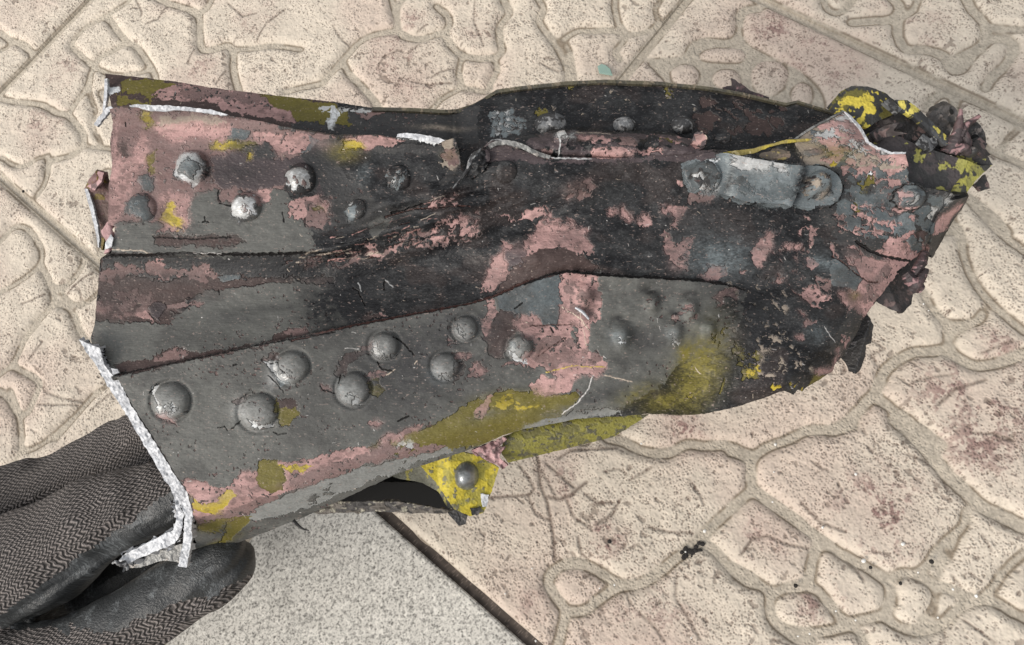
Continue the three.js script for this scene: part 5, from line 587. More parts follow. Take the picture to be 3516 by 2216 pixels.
const greyMetal = patchMat('grey metal', [0.26, 0.26, 0.25], [0.15, 0.15, 0.145], [0.36, 0.33, 0.3], { rough: 0.5, metal: 0.3, seed: 4 });
const wornMat = patchMat('worn metal', [0.17, 0.175, 0.18], [0.05, 0.05, 0.052], [0.3, 0.3, 0.3], { rough: 0.55, metal: 0.25, seed: 9, scale: 0.6, thr2: 0.62 });
const wornDark = patchMat('dull dark metal', [0.075, 0.07, 0.068], [0.03, 0.03, 0.03], [0.16, 0.14, 0.13], { rough: 0.6, seed: 14 });
const cleanMetal = patchMat('smooth metal', [0.3, 0.31, 0.31], [0.2, 0.21, 0.21], [0.36, 0.36, 0.36], { rough: 0.32, metal: 0.7, seed: 17, bump: 0.0001 });
const darkPaint = patchMat('sooty brown paint', [0.045, 0.037, 0.037], [0.022, 0.021, 0.022], [0.13, 0.09, 0.085], { seed: 21, thr2: 0.66 });
const blackPaint = patchMat('burnt black', [0.02, 0.02, 0.021], [0.035, 0.033, 0.032], [0.1, 0.09, 0.09], { seed: 25, thr2: 0.72, rough: 0.5 });
const boxMat = patchMat('scuffed black and yellow', [0.045, 0.038, 0.04], [0.025, 0.025, 0.026], [0.27, 0.26, 0.07], { seed: 30, thr2: 0.64, scale: 2 });
const stripMat = patchMat('sooty pink', [0.07, 0.05, 0.05], [0.03, 0.028, 0.029], [0.33, 0.165, 0.155], { seed: 35, thr2: 0.55, stretch: 1.8 });
const pinkFlakeMat = patchMat('pink flake', [0.4, 0.25, 0.25], [0.3, 0.18, 0.18], [0.14, 0.09, 0.09], { seed: 40, thr2: 0.66 });
const pinkDirty = patchMat('dirty pink', [0.075, 0.048, 0.05], [0.04, 0.03, 0.032], [0.24, 0.145, 0.15], { seed: 44, thr2: 0.62 });
const olivePaint = patchMat('ochre paint', [0.4, 0.32, 0.05], [0.26, 0.21, 0.06], [0.5, 0.42, 0.2], { seed: 48 });
const rimMat = patchMat('dusty olive rim', [0.1, 0.09, 0.06], [0.07, 0.065, 0.05], [0.17, 0.14, 0.1], { seed: 52, thr2: 0.62 });
const tubeMat = patchMat('brownish tube', [0.17, 0.13, 0.1], [0.11, 0.09, 0.07], [0.3, 0.24, 0.1], { seed: 56, stretch: 2 });
const oliveTube = patchMat('olive paint', [0.19, 0.175, 0.032], [0.13, 0.12, 0.036], [0.08, 0.075, 0.045], { seed: 60, stretch: 1.6, thr2: 0.66 });
const chipMat = patchMat('chipped yellow', [0.12, 0.107, 0.025], [0.03, 0.031, 0.03], [0.54, 0.44, 0.06], { seed: 63, thr: 0.56, thr2: 0.55, scale: 1.8 });
const chipDark = patchMat('black with yellow chips', [0.03, 0.032, 0.034], [0.055, 0.058, 0.062], [0.58, 0.5, 0.11], { seed: 66, thr2: 0.58, scale: 1.5 });
const chipYellow = patchMat('pale yellow end', [0.4, 0.38, 0.09], [0.27, 0.26, 0.08], [0.05, 0.05, 0.045], { seed: 69, thr2: 0.62, scale: 1.4 });
const tabMat = patchMat('bright yellow paint', [0.45, 0.365, 0.03], [0.3, 0.26, 0.04], [0.16, 0.15, 0.09], { seed: 72, thr2: 0.67 });
const lugMat = patchMat('brown primer', [0.16, 0.09, 0.085], [0.1, 0.06, 0.05], [0.14, 0.1, 0.02], { seed: 75, thr2: 0.6 });
const wallMat = patchMat('grey olive wall', [0.13, 0.13, 0.1], [0.07, 0.07, 0.065], [0.28, 0.25, 0.06], { seed: 80, stretch: 0.4, thr2: 0.6 });
const ledgeMat = patchMat('dusty ledge', [0.11, 0.095, 0.08], [0.05, 0.045, 0.042], [0.3, 0.28, 0.22], { seed: 84, stretch: 2, thr2: 0.6 });
const shadeMat = new THREE.MeshStandardMaterial({ name: 'painted shade', color: new THREE.Color(0.006, 0.006, 0.006), roughness: 1 });  // near-black that paints in the shade of hollows and holes
// ---- rivets
for (const [i, [x, y, r]] of UPR.entries()) dome('rivet', x, y, r, [3.6, 3.6, 3.5, 1.9, 2.2, 2.0][i], { seed: i + 1, flatTop: [3, 2.3, 2.3, 3, 2.2, 2][i], dent: 0.4, sink: 0.8 });
for (const [i, [x, y, r]] of LOWR.entries()) dome('rivet', x, y, r * 0.96, 1.7, { seed: i + 11, flatTop: 2.9, dent: 0.35, sink: 0.6 });
for (const [x, y, r, h] of [[1738, 590, 40, 1.2], [1507, 690, 34, 1.2]]) dome('rivet', x, y, r, h, { seed: x, flatTop: 2, dent: 0.6 });

// ---- flange behind the upper edge, turning into the black back plate
{
  const bot = [[2880, 402], [2760, 500], [2450, 560], [2100, 570], [1750, 560], [1660, 640], [1600, 660], [1540, 640], [1300, 540], [1000, 480], [700, 430], [388, 400]];
  const o = ragged([...TOPF, ...bot], 2.2, 9, 5);
  mesh('flange', plateGeo(o, (x, y) => zFl(x, y) + 1.2 * (fbm(x / 120, y / 60, 3) - 0.5) + 4 * bump(x, y, 1630, 480, 60, 160) * (x > 1560 ? 1 : 0.6) + 1.2 * bump(x, y, 1745, 440, 60, 60), { step: 7, thick: 1.6 }), skinMat, fragment);
  const rim = TOPF.filter(([x]) => x > 1230), lo = rim.map(([x, y]) => [x, y + 9 - 4 * sst(x, 2000, 2800)]).reverse();
  mesh('turned_rim', plateGeo(ragged([...rim.map(([x, y]) => [x, y - 3]), ...lo], 0.7, 14, 8), (x, y) => zFl(x, y) + 1.4, { step: 4, thick: 1.2 }), rimMat, fragment);
}
for (const [x, y, r, i] of [[1890, 425, 58, 0], [2146, 430, 42, 1], [2345, 430, 44, 2]]) dome('rivet', x, y, r, 4.5, { zf: zFl, seed: 30 + i, flatTop: 2.6, dent: 0.9, squash: 0.8, mat: wornMat });
// inner back plate and walls that close the channel behind the skin
plate('back_plate', 'S', [420, 470, 1500, 560, 1700, 640, 2700, 560, 2960, 700, 2820, 1150, 2400, 1300, 1500, 1480, 760, 1640, 640, 1500, 470, 1200, 400, 900], (x, y) => -26 - 2 * (fbm(x / 200, y / 200, 2)), { step: 24, mat: darkMat, thick: 2 });

// ---- curled torn strip along the tear
plate('curled_strip', 'S', [1655, 512, 1690, 492, 1740, 486, 1790, 500, 1830, 520, 1870, 540, 1930, 545, 2010, 552, 2120, 548, 2200, 540, 2265, 535, 2330, 530, 2380, 528, 2420, 505, 2400, 480, 2340, 470, 2290, 452, 2215, 446, 2130, 452, 2060, 445, 1995, 432, 1960, 440, 1905, 445, 1850, 460, 1760, 470, 1690, 478],
  (x, y) => { const mid = 500 + 24 * Math.sin((x - 1800) / 420), d = (y - mid) / 46; return 3.5 - 5.5 * d * d + 2.2 * (fbm(x / 42, y / 26, 3) - 0.5) + 2.4 * bump(x, y, 2060, 475, 90, 26) + 2 * bump(x, y, 2260, 480, 70, 24) - 2.4 * bump(x, y, 2000, 470, 22, 40) - 2 * bump(x, y, 2225, 500, 24, 40); }, { step: 4, thick: 0.9, rag: 4 });
for (const [x, y, w, a, i] of [[1925, 478, 26, 0.2, 0], [2480, 470, 30, -0.8, 1], [2240, 490, 26, 0.5, 2], [2400, 478, 26, -0.3, 4]]) plate('torn_flake', 'S', [x - w, y + 14, x - w * 0.6, y - 22, x + w * 0.4, y - 30, x + w, y - 8, x + w * 0.8, y + 20, x, y + 26], (px, py) => 5 + 3 * Math.sin(a + (px - x) / w) - ((py - y) / 22) ** 2 * 1.2, { step: 3, thick: 0.7, rag: 5 });
plate('bright_lip', 'S', [1676, 498, 1700, 484, 1745, 480, 1800, 496, 1850, 522, 1890, 536, 1886, 546, 1840, 534, 1790, 510, 1740, 496, 1704, 500, 1684, 512], (x, y) => 4.6 + 0.8 * (fbm(x / 20, y / 20, 2) - 0.5), { step: 4, thick: 1.2, rag: 3, mat: greyMetal });
wire('splinter', [[1555, 647, 5, 0.25], [1585, 610, 6, 0.4], [1604, 585, 5, 0.8], [1630, 545, 3, 2.2], [1655, 520, 1, 1.2]], { mat: wornMat });
plate('torn_lump', 'S', [1590, 590, 1612, 556, 1640, 528, 1672, 512, 1684, 530, 1676, 566, 1650, 600, 1620, 612], (x, y) => 4 + 2 * bump(x, y, 1640, 560, 30) + 2 * (fbm(x / 14, y / 14, 2) - 0.5), { step: 3, thick: 2, rag: 4 });
plate('bright_edge', 'S', [1366, 460, 1400, 456, 1450, 462, 1510, 474, 1528, 484, 1505, 491, 1450, 482, 1400, 474, 1362, 472], (x, y) => zSkin(x, y) + 1.6, { step: 4, thick: 1.4, rag: 3, mat: whiteMetal });
plate('bright_edge', 'S', [430, 364, 480, 358, 560, 362, 640, 368, 720, 376, 780, 394, 776, 399, 700, 387, 640, 379, 600, 378, 560, 384, 510, 380, 470, 370], (x, y) => zSkin(x, y) + 1.0, { step: 4, thick: 1.2, rag: 3.5, mat: whiteMetal });
plate('bright_edge', 'S', [322, 430, 340, 400, 360, 372, 378, 362, 388, 372, 372, 388, 350, 412, 334, 436], (x, y) => 2, { step: 3, thick: 1.2, rag: 4, mat: whiteMetal });
plate('bright_edge', 'S', [358, 272, 368, 268, 366, 340, 360, 372, 352, 380, 356, 320], (x, y) => -12, { step: 3, thick: 1.5, rag: 2, mat: whiteMetal });

// ---- strap with its bolt and washers, tube-shaped fold
plate('strap', 'A3', [1185, 860, 1210, 790, 1300, 715, 1400, 700, 1500, 706, 1700, 745, 1952, 790, 2080, 800, 2095, 830, 2040, 1000, 1990, 1110, 1940, 1085, 1700, 1080, 1500, 1020, 1400, 995, 1280, 995, 1210, 940], (x, y) => zSkin(x, y) + 2.2 + 2.4 * sst(x, 2470, 2540) - 0.4 * bump(x, y, 2495, 620, 16, 80), { step: 5, thick: 1.6, rag: 1.2 });
dome('washer', 2425, 605, 56, 1.8, { zf: (x, y) => zSkin(x, y) + 2, flatTop: 6, seed: 41, dent: 0.7, sink: 1 });
plate('washer_plate', 'A4', [330, 900, 340, 820, 400, 800, 500, 810, 590, 860, 634, 940, 620, 1030, 560, 1090, 450, 1120, 330, 1110, 250, 1080], (x, y) => zSkin(x, y) + 2.2 - 1.2 * bump(x, y, 2810, 640, 40), { step: 5, thick: 1.8, round: true });
dome('bolt', 2807, 640, 50, 6, { zf: (x, y) => zSkin(x, y) + 1.4, flatTop: 3, seed: 44, dent: 0.9, n: 24 });
dome('washer', 3118, 678, 62, 2.4, { flatTop: 7, seed: 47, dent: 0.6, sink: 0.8, squash: 0.86, ang: 0.2 }); dome('rivet', 3122, 680, 34, 5.4, { seed: 48, dent: 0.6 });
dome('washer', 3170, 816, 30, 1.2, { flatTop: 5, seed: 49, dent: 0.5 }); dome('washer', 3130, 828, 24, 1, { flatTop: 5, seed: 50, dent: 0.5 });
{ const zt = (x, y) => { const c = 525 + (x - 2520) * 0.055, d = (y - c) / 36; return 0 + 3.4 * Math.sqrt(Math.max(0, 1 - d * d)); };
  plate('tube_fold', 'S', [2505, 540, 2580, 512, 2650, 492, 2720, 486, 2748, 496, 2752, 560, 2740, 572, 2640, 566, 2560, 556], zt, { step: 3, thick: 1, round: true, mat: tubeMat });
  plate('lip', 'S', [2420, 538, 2500, 520, 2580, 512, 2650, 494, 2700, 480, 2790, 476, 2780, 484, 2690, 492, 2640, 506, 2590, 526, 2530, 536, 2460, 543], (x, y) => 4, { step: 3, thick: 1, rag: 1.5, mat: olivePaint }); }
plate('rolled_edge', 'S', [3195, 790, 3220, 740, 3262, 690, 3322, 676, 3318, 694, 3268, 766, 3226, 830, 3200, 876, 3182, 880, 3196, 830], (x, y) => zSkin(x, y) + 2.4 - ((x - 3245 + (y - 770) * 0.6) / 30) ** 2 * 0.8, { step: 4, thick: 1.4, rag: 2.5 });

plate('bright_lip', 'A4', [270, 602, 400, 512, 520, 450, 640, 388, 652, 398, 530, 460, 410, 524, 300, 600], (x, y) => zSkin(x, y) + 0.7, { step: 3, thick: 1, rag: 1.6, mat: greyMetal }); plate('bright_lip', 'A4', [640, 388, 700, 428, 764, 496, 808, 568, 834, 620, 902, 660, 1002, 698, 1110, 698, 1108, 712, 1000, 712, 894, 674, 820, 632, 794, 576, 750, 508, 690, 440], (x, y) => zSkin(x, y) + 0.6, { step: 3, thick: 1, rag: 2, mat: whiteMetal });
for (const [l, z, m] of [[[850, 560, 960, 500, 1060, 480, 1010, 540, 1120, 560, 980, 585, 900, 620], -2, 0], [[1180, 640, 1240, 560, 1290, 600, 1330, 570, 1350, 640, 1300, 690, 1220, 670], -4, 1], [[1600, 640, 1660, 590, 1720, 640, 1690, 660, 1740, 720, 1680, 740], -6, 0], [[930, 330, 990, 300, 1080, 380, 1040, 420, 1000, 390], -3, 1]]) plate('torn_scrap', 'A4', l, (x, y) => z + 2.2 * Math.sin((x - y) / 26), { step: 3, thick: 0.8, rag: 1.5, mat: m ? wornMat : darkPaint });
// ---- torn structure at the right-hand end, behind the skin
plate('yellow_bracket', 'A4', [535, 350, 620, 250, 700, 207, 840, 213, 960, 258, 1040, 330, 1010, 420, 900, 470, 820, 520, 700, 480, 640, 430, 600, 410], (x, y) => -9 + 3 * sst(y, 300, 390) - 2.5 * sst(x, 3000, 3080), { step: 5, thick: 1.8, rag: 2.2, mat: chipMat });
plate('inner_web', 'A4', [660, 400, 860, 440, 1010, 400, 1090, 370, 1250, 500, 1430, 640, 1440, 720, 1200, 680, 1050, 720, 840, 640], (x, y) => -11 + 2 * (fbm(x / 40, y / 30, 3) - 0.5) + 2.5 * bump(x, y, 3090, 420, 60, 30), { step: 5, thick: 1.6, rag: 3, mat: darkPaint });
plate('bracket_arm', 'A4', [1035, 310, 1120, 312, 1200, 372, 1330, 500, 1445, 610, 1440, 640, 1400, 650, 1300, 560, 1180, 450, 1080, 390], (x, y) => -7 + 1.4 * sst((y - 340) - (x - 3090) * 0.93, -30, 0), { step: 4, thick: 2.2, rag: 2, mat: chipDark });
plate('end_box', 'A4', [828, 560, 900, 520, 1010, 560, 1180, 640, 1400, 712, 1570, 762, 1540, 880, 1470, 1010, 1300, 975, 1130, 935, 1115, 800, 1108, 690, 1000, 700, 860, 640], (x, y) => -5 + 1.6 * (fbm(x / 90, y / 50, 3) - 0.5) - 1.5 * sst(y, 520, 460), { step: 5, thick: 2, rag: 1.6, mat: boxMat });
plate('yellow_end', 'A4', [1565, 762, 1660, 800, 1752, 795, 1640, 900, 1550, 1018, 1465, 1005, 1530, 880], (x, y) => -5.4 - (x - 3322) * 0.06, { step: 4, thick: 1.6, rag: 1.4, mat: chipYellow });
plate('end_lid', 'A4', [1400, 705, 1560, 735, 1630, 640, 1720, 730, 1755, 795, 1660, 805, 1560, 768], (x, y) => -9 - (y - 540) * 0.04, { step: 4, thick: 1.4, rag: 2, mat: boxMat });
for (const [v, list, hx, hy, hr, z] of [['A4', [1275, 440, 1330, 375, 1400, 350, 1470, 362, 1496, 410, 1480, 480, 1440, 560, 1430, 600, 1350, 560], 3268, 384, 7, -13], ['A4', [1565, 480, 1630, 470, 1690, 540, 1706, 610, 1700, 670, 1640, 640, 1570, 650, 1560, 560], 3352, 482, 15, -14]]) {
  const o = plate('lug', v, list, (x, y) => z - 0.04 * (y - hy) + 1.2 * (fbm(x / 22, y / 22, 2) - 0.5), { step: 3, thick: 3, round: true, mat: wornDark });
  mesh('hole', domeGeo(hx, hy, hr, 0.3, { zf: () => z + 0.7, dent: 0, sink: 0.1, squash: 1.5, ang: 0.3 }), shadeMat, o);  // black disc paints the dark inside the hole
}
plate('lug', 'A4', [1575, 640, 1640, 590, 1700, 620, 1705, 665, 1660, 660, 1610, 720, 1630, 745, 1560, 740], () => -10, { step: 3, thick: 3, round: true, mat: wornDark });
wire('torn_strand', [[3262, 526, -8, 3.6], [3284, 474, -6, 2.6], [3296, 420, -4, 1.5], [3300, 374, -3, 0.5]], { mat: pinkDirty }); wire('torn_strand', [[3300, 470, -5, 1.8], [3322, 428, -4, 1.2], [3345, 412, -4, 1.1], [3366, 396, -3, 0.7]], { mat: pinkDirty });
wire('torn_strand', [[3312, 528, -7, 2.4], [3320, 484, -5, 1.7], [3308, 440, -4, 0.8]], { mat: pinkDirty }); wire('torn_strand', [[3284, 520, -6, 1.6], [3308, 508, -3, 1.8], [3328, 528, -4, 1.2]], { mat: pinkDirty });
dome('bolt', 3335, 522, 20, 3, { zf: () => -5, seed: 61, mat: wornDark });
plate('bent_tab', 'A4', [1618, 942, 1650, 920, 1700, 862, 1738, 968, 1665, 990], () => -14, { step: 4, thick: 1.6, mat: darkPaint });
plate('torn_scrap', 'A3', [1545, 148, 1620, 190, 1680, 240, 1760, 265, 1830, 300, 1700, 290, 1620, 262, 1500, 235, 1480, 215, 1550, 205], () => -24, { step: 3, thick: 1, rag: 3, mat: pinkDirty });
// flaps that hang behind the right-hand edge
plate('back_flap', 'G5', [870, 640, 950, 510, 1070, 390, 1230, 300, 1290, 330, 1260, 440, 1200, 540, 1260, 570, 1250, 605, 1190, 620, 1180, 690, 1120, 752, 1060, 735], (x, y) => -17 - (x - 3010) * 0.012 - 0.05 * Math.abs(x - 3060 - (y - 1000) * 0.4) + (fbm(x / 40, y / 40, 2) - 0.5) * 0.8, { step: 4, thick: 1.6, rag: 3, mat: darkPaint });
wire('torn_strand', [[3136, 992, -9, 2.2], [3150, 975, -7, 1.8], [3168, 950, -7, 1.4], [3182, 926, -8, 1]], { mat: pinkDirty }); wire('torn_strand', [[3110, 940, -9, 2], [3135, 970, -8, 2.4], [3162, 992, -9, 1.8]], { mat: pinkDirty }); wire('torn_strand', [[3130, 960, -9, 1.6], [3160, 910, -9, 2], [3176, 870, -11, 1.6]], { mat: pinkDirty });
plate('back_flap', 'G5', [640, 1000, 750, 830, 850, 720, 920, 830, 905, 960, 870, 965, 865, 1040, 830, 1140, 800, 1168, 750, 1150, 725, 1090], (x, y) => -17 - 0.07 * Math.abs(x - 2972 + (y - 1160) * 0.3), { step: 4, thick: 1.4, rag: 2, mat: blackPaint });

// ---- torn thick edge on the left
{
  const inner = [[342, 1196], [356, 1250], [384, 1290], [404, 1300], [452, 1396], [498, 1470], [545, 1542], [595, 1626], [641, 1692], [660, 1761], [656, 1863], [640, 1950]], outer = [[610, 1944], [628, 1863], [634, 1770], [612, 1705], [568, 1655], [520, 1572], [470, 1490], [424, 1410], [372, 1330], [338, 1270], [300, 1215], [268, 1166]];
  plate('cut_edge', 'S', [...inner.flat(), ...outer.flat()], (x, y) => 1.2 - 0.06 * (yAt([[270, 0], [660, 0]], x) + 0) + 0.7 * (fbm(x / 9, y / 9, 3) - 0.5), { step: 3, thick: 3, rag: 3.5, mat: whiteMetal });
  plate('inner_flange', 'S', [598, 1640, 622, 1712, 630, 1770, 622, 1830, 600, 1868, 540, 1892, 470, 1920, 424, 1945, 404, 1930, 420, 1908, 480, 1878, 540, 1846, 592, 1822, 606, 1780, 600, 1716, 580, 1665], (x, y) => -2 - 5 * sst(x, 600, 420) + (fbm(x / 10, y / 10, 3) - 0.5) * 1.4, { step: 3, thick: 3, rag: 3, mat: whiteMetal });
  plate('inner_layer', 'S', [424, 1940, 480, 1915, 560, 1888, 626, 1868, 640, 1935, 560, 1925, 480, 1950, 440, 1952], () => -9, { step: 5, thick: 1.2, mat: greyMetal });
  plate('bright_chip', 'B1', [285, 1010, 330, 1015, 345, 1040, 300, 1058], (x, y) => zSkin(x, y) + 2, { step: 2, thick: 1, mat: whiteMetal });
  wire('torn_strand', [[430, 1936, -6, 1.2], [412, 1938, -5, 0.9], [395, 1930, -5, 0.6], [385, 1936, -5, 0.4]], { mat: wornMat }); wire('torn_strand', [[426, 1940, -6, 1], [438, 1950, -5, 0.7], [436, 1960, -5, 0.4]], { mat: wornMat });
}
plate('bent_lug', 'A1', [85, 975, 120, 900, 180, 828, 260, 850, 275, 940, 262, 1240, 250, 1270, 215, 1440, 190, 1350, 165, 1180], (x, y) => -9 + 6 * bump(x, y, 330, 610, 40, 36) - 3 * sst(y, 700, 860), { step: 4, thick: 1.4, rag: 2, mat: lugMat });
plate('bright_edge', 'A1', [85, 975, 110, 975, 150, 1100, 185, 1250, 195, 1350, 190, 1440, 175, 1330, 140, 1180], () => -7.6, { step: 3, thick: 1.4, rag: 1.6, mat: whiteMetal });
plate('torn_flake', 'A1', [105, 960, 150, 890, 185, 845, 225, 850, 210, 920, 160, 985], (x, y) => -4 + 0.1 * (x - 330), { step: 3, thick: 0.7, rag: 3, mat: pinkFlakeMat });
plate('torn_flake', 'A1', [205, 1290, 260, 1220, 340, 1190, 300, 1240, 345, 1215, 290, 1280, 320, 1320, 300, 1430, 230, 1455, 250, 1380, 225, 1330], (x, y) => 1 + 2 * Math.sin(x / 14), { step: 3, thick: 0.7, rag: 3, mat: pinkFlakeMat }); plate('bright_chip', 'A1', [240, 1370, 280, 1310, 300, 1340, 285, 1410, 240, 1425], () => 4, { step: 2, thick: 0.6, mat: whiteMetal });

// ---- underside pieces
{
  const zo = (x, y) => { const d = (y - (1520 - (x - 1730) * 0.19)) / 62; return -14 + 6 * Math.sqrt(Math.max(0, 1 - d * d)); };
  plate('olive_tube', 'S', [1728, 1500, 1800, 1470, 1990, 1430, 2230, 1424, 2180, 1455, 2110, 1500, 1990, 1530, 1860, 1562, 1745, 1590, 1722, 1560], zo, { step: 4, thick: 1.4, rag: 1.5, mat: oliveTube });
  plate('torn_rag', 'C2', [1430, 350, 1520, 310, 1640, 262, 1648, 280, 1600, 320, 1640, 325, 1600, 380, 1655, 440, 1620, 452, 1520, 400], (x, y) => -6 + 3 * (fbm(x / 16, y / 16, 2) - 0.5), { step: 3, thick: 0.8, rag: 3, mat: pinkFlakeMat });
  const tab = (x, y) => -12 + 0.02 * (1650 - x) + 1.2 * (fbm(x / 60, y / 60, 2) - 0.5) - 3 * sst(x, 1545, 1500);
  plate('yellow_tab', 'C2', [1130, 440, 1250, 390, 1380, 355, 1480, 380, 1600, 450, 1560, 590, 1535, 640, 1510, 720, 1430, 742, 1330, 700, 1290, 640, 1220, 540], tab, { step: 4, thick: 2, rag: 2.4, mat: tabMat });
  dome('rivet', 1603, 1633, 44, 4.6, { zf: tab, flatTop: 2.1, dent: 0.12, squash: 1.18, ang: 0.1, seed: 71, mat: cleanMetal });
  plate('bright_chip', 'C2', [1490, 605, 1540, 615, 1530, 680, 1500, 690], (x, y) => tab(x, y) + 0.8, { step: 2, thick: 0.7, rag: 3, mat: whiteMetal }); plate('black_stud', 'C2', [1290, 720, 1340, 700, 1410, 745, 1400, 790, 1360, 800], () => -18, { step: 3, thick: 4, mat: blackPaint }); plate('black_stud', 'C2', [1430, 695, 1490, 690, 1480, 735, 1440, 738], (x, y) => tab(x, y) + 1, { step: 2, thick: 1, rag: 3, mat: blackPaint });
  plate('hollow_shade_wall', 'C2', [620, 660, 760, 580, 930, 500, 1130, 440, 1240, 560, 1310, 700, 1100, 690, 800, 670], (x, y) => -44, { step: 8, thick: 1.5, mat: shadeMat });  // near-black sheet: shade of the enclosed hollow put into the colour
  plate('bracket_wall', 'C2', [940, 500, 1060, 450, 1180, 420, 1270, 560, 1330, 700, 1290, 690, 1240, 600, 1140, 540, 1020, 520], (x, y) => -16 - 14 * sst(x, 1540, 1370), { step: 5, thick: 1.2, mat: wallMat });
  plate('hollow_shade_wall', 'C2', [700, 610, 900, 540, 1130, 540, 1260, 620, 1320, 720, 1000, 700, 760, 690], (x, y) => -36, { step: 8, thick: 1, mat: shadeMat });  // nearer sheet with the same shade painted in
  plate('lower_ledge', 'C2', [440, 705, 620, 655, 800, 655, 1000, 655, 1150, 680, 1300, 705, 1280, 725, 1050, 722, 860, 715, 700, 722, 500, 728], (x, y) => -13 + 1.2 * (fbm(x / 30, y / 12, 2) - 0.5), { step: 4, thick: 1.4, rag: 2.5, mat: ledgeMat });
  wire('dangling_strand', [[1005, 1788, -8, 0.8], [1020, 1803, -8, 0.6], [1042, 1818, -8, 0.4], [1060, 1822, -8, 0.2]], { mat: blackPaint });
  wire('scratch_burr', [[1976, 1057, 4.2, 0.4], [2000, 1072, 5, 0.6], [2022, 1096, 4.4, 0.35]], { mat: whiteMetal });
}


// ================================================================ GLOVED HAND
{
  const glove = new THREE.Group(); glove.name = 'gloved_hand'; glove.quaternion.copy(fragment.quaternion); glove.position.copy(fragment.position); scene.add(glove);
  tag(glove, 'hand in a grey knit, black coated glove gripping the left end of the wreckage', 'gloved hand');
  const J = (x, y, z) => pos(x, y, z).map((v) => v * 1000);
  // chains of joints: [photograph x, y, depth mm, radius mm]
  const chains = [
    [[-420, 2120, -52, 31], [-150, 2010, -44, 25], [165, 1898, -37, 21], [342, 1775, -31, 16.5], [470, 1728, -28, 14.5], [580, 1690, -27, 13.5], [700, 1640, -26, 12]],          // index finger and its knuckle
    [[-420, 1990, -66, 22], [-120, 1795, -70, 13], [170, 1680, -66, 11.5], [430, 1575, -60, 11], [640, 1540, -52, 11]],                                    // middle finger
    [[-420, 1940, -68, 25], [-120, 1740, -66, 14], [170, 1640, -74, 10], [390, 1520, -66, 9.5], [560, 1470, -50, 9.5]],                                      // ring finger
    [[-420, 1960, -84, 22], [-100, 1790, -82, 13], [180, 1650, -76, 9.5], [380, 1600, -72, 9]],                                                               // little finger
    [[-420, 2380, -46, 30], [-60, 2380, -38, 25], [190, 2300, -31, 19], [400, 2180, -26, 15.5], [570, 2052, -23, 13.5], [700, 1975, -22, 12.5], [772, 1925, -22, 11.5]], // thumb
    [[-420, 2120, -52, 31], [-420, 2380, -46, 30], [-800, 2480, -60, 33], [-1300, 2800, -66, 31]],                                                            // palm, wrist, forearm
    [[-420, 2250, -60, 30], [-160, 2200, -62, 24], [30, 2150, -60, 16]], [[60, 2060, -50, 15], [150, 2250, -44, 15]], [[120, 2150, -66, 19], [330, 2040, -70, 19], [560, 1930, -72, 18]],                                          // web of the thumb
  ];
  const segs = []; for (const c of chains) for (let i = 0; i + 1 < c.length; i++) { const a = J(c[i][0], c[i][1], c[i][2]), b = J(c[i + 1][0], c[i + 1][1], c[i + 1][2]); segs.push([...a, c[i][3], ...b, c[i + 1][3]]); }
  const lo = [-330, -215, -118], hi = [-92, -20, 6], N = 112;
  const mc = new MarchingCubes(N, new THREE.MeshStandardMaterial(), true, false, 400000); mc.isolation = 0;
  const sx = (hi[0] - lo[0]) / N, sy = (hi[1] - lo[1]) / N, sz = (hi[2] - lo[2]) / N, f = new Float32Array(segs.length);
  for (let k = 0; k < N; k++) for (let j = 0; j < N; j++) for (let i = 0; i < N; i++) {
    const x = lo[0] + i * sx, y = lo[1] + j * sy, z = lo[2] + k * sz; let acc = 0;
    for (const s of segs) { const dx = s[4] - s[0], dy = s[5] - s[1], dz = s[6] - s[2], t = clamp(((x - s[0]) * dx + (y - s[1]) * dy + (z - s[2]) * dz) / (dx * dx + dy * dy + dz * dz)); const d = Math.hypot(x - s[0] - dx * t, y - s[1] - dy * t, z - s[2] - dz * t) - lerp(s[3], s[7], t); if (d < 14) acc += Math.exp(-d / 0.9); }
    let d = acc > 0 ? -0.9 * Math.log(acc) : 14;
    if (d < 5) { const u = x * 0.83 + y * 0.56, w = -x * 0.56 + y * 0.83; d += (fbm(u / 30 + 30, w / 6 + z / 14, 3) - 0.5) * 4.6 + (fbm(u / 9, w / 9 + z / 9, 2) - 0.5) * 0.8; }
    mc.field[i + j * N + k * N * N] = -d;
  }
  mc.update();
  let raw = new THREE.BufferGeometry(); const cnt = mc.count ?? mc.geometry.drawRange.count, src = mc.positionArray, P = new Float32Array(cnt * 3);
  for (let i = 0; i < cnt; i++) { P[i * 3] = (lo[0] + ((src[i * 3] + 1) / 2) * N * sx) / 1000; P[i * 3 + 1] = (lo[1] + ((src[i * 3 + 1] + 1) / 2) * N * sy) / 1000; P[i * 3 + 2] = (lo[2] + ((src[i * 3 + 2] + 1) / 2) * N * sz) / 1000; }
  raw.setAttribute('position', new THREE.BufferAttribute(P, 3)); raw = mergeVertices(raw, 1e-6); raw.computeVertexNormals();
  const p = raw.attributes.position, nrm = raw.attributes.normal, idx = raw.index;
  const ang = 0.5, ca = Math.cos(ang), sa = Math.sin(ang), toPx = (x, y, z) => [CX + (x / (D0 - z)) * F, CY - (y / (D0 - z)) * F];
  const lowerCoat = [...pts('C1', [-700, 1660, -300, 1500, 0, 1330, 180, 1210, 300, 1130, 430, 1010, 560, 920, 700, 830, 800, 770, 1000, 600, 1200, 480])], thumbTop = [...pts('C1', [-400, 1300, 200, 1320, 300, 1300, 380, 1345, 440, 1400, 560, 1440, 700, 1430, 780, 1400, 900, 1340, 1000, 1290, 1100, 1250, 1290, 1225, 1420, 1150, 1560, 1080])];
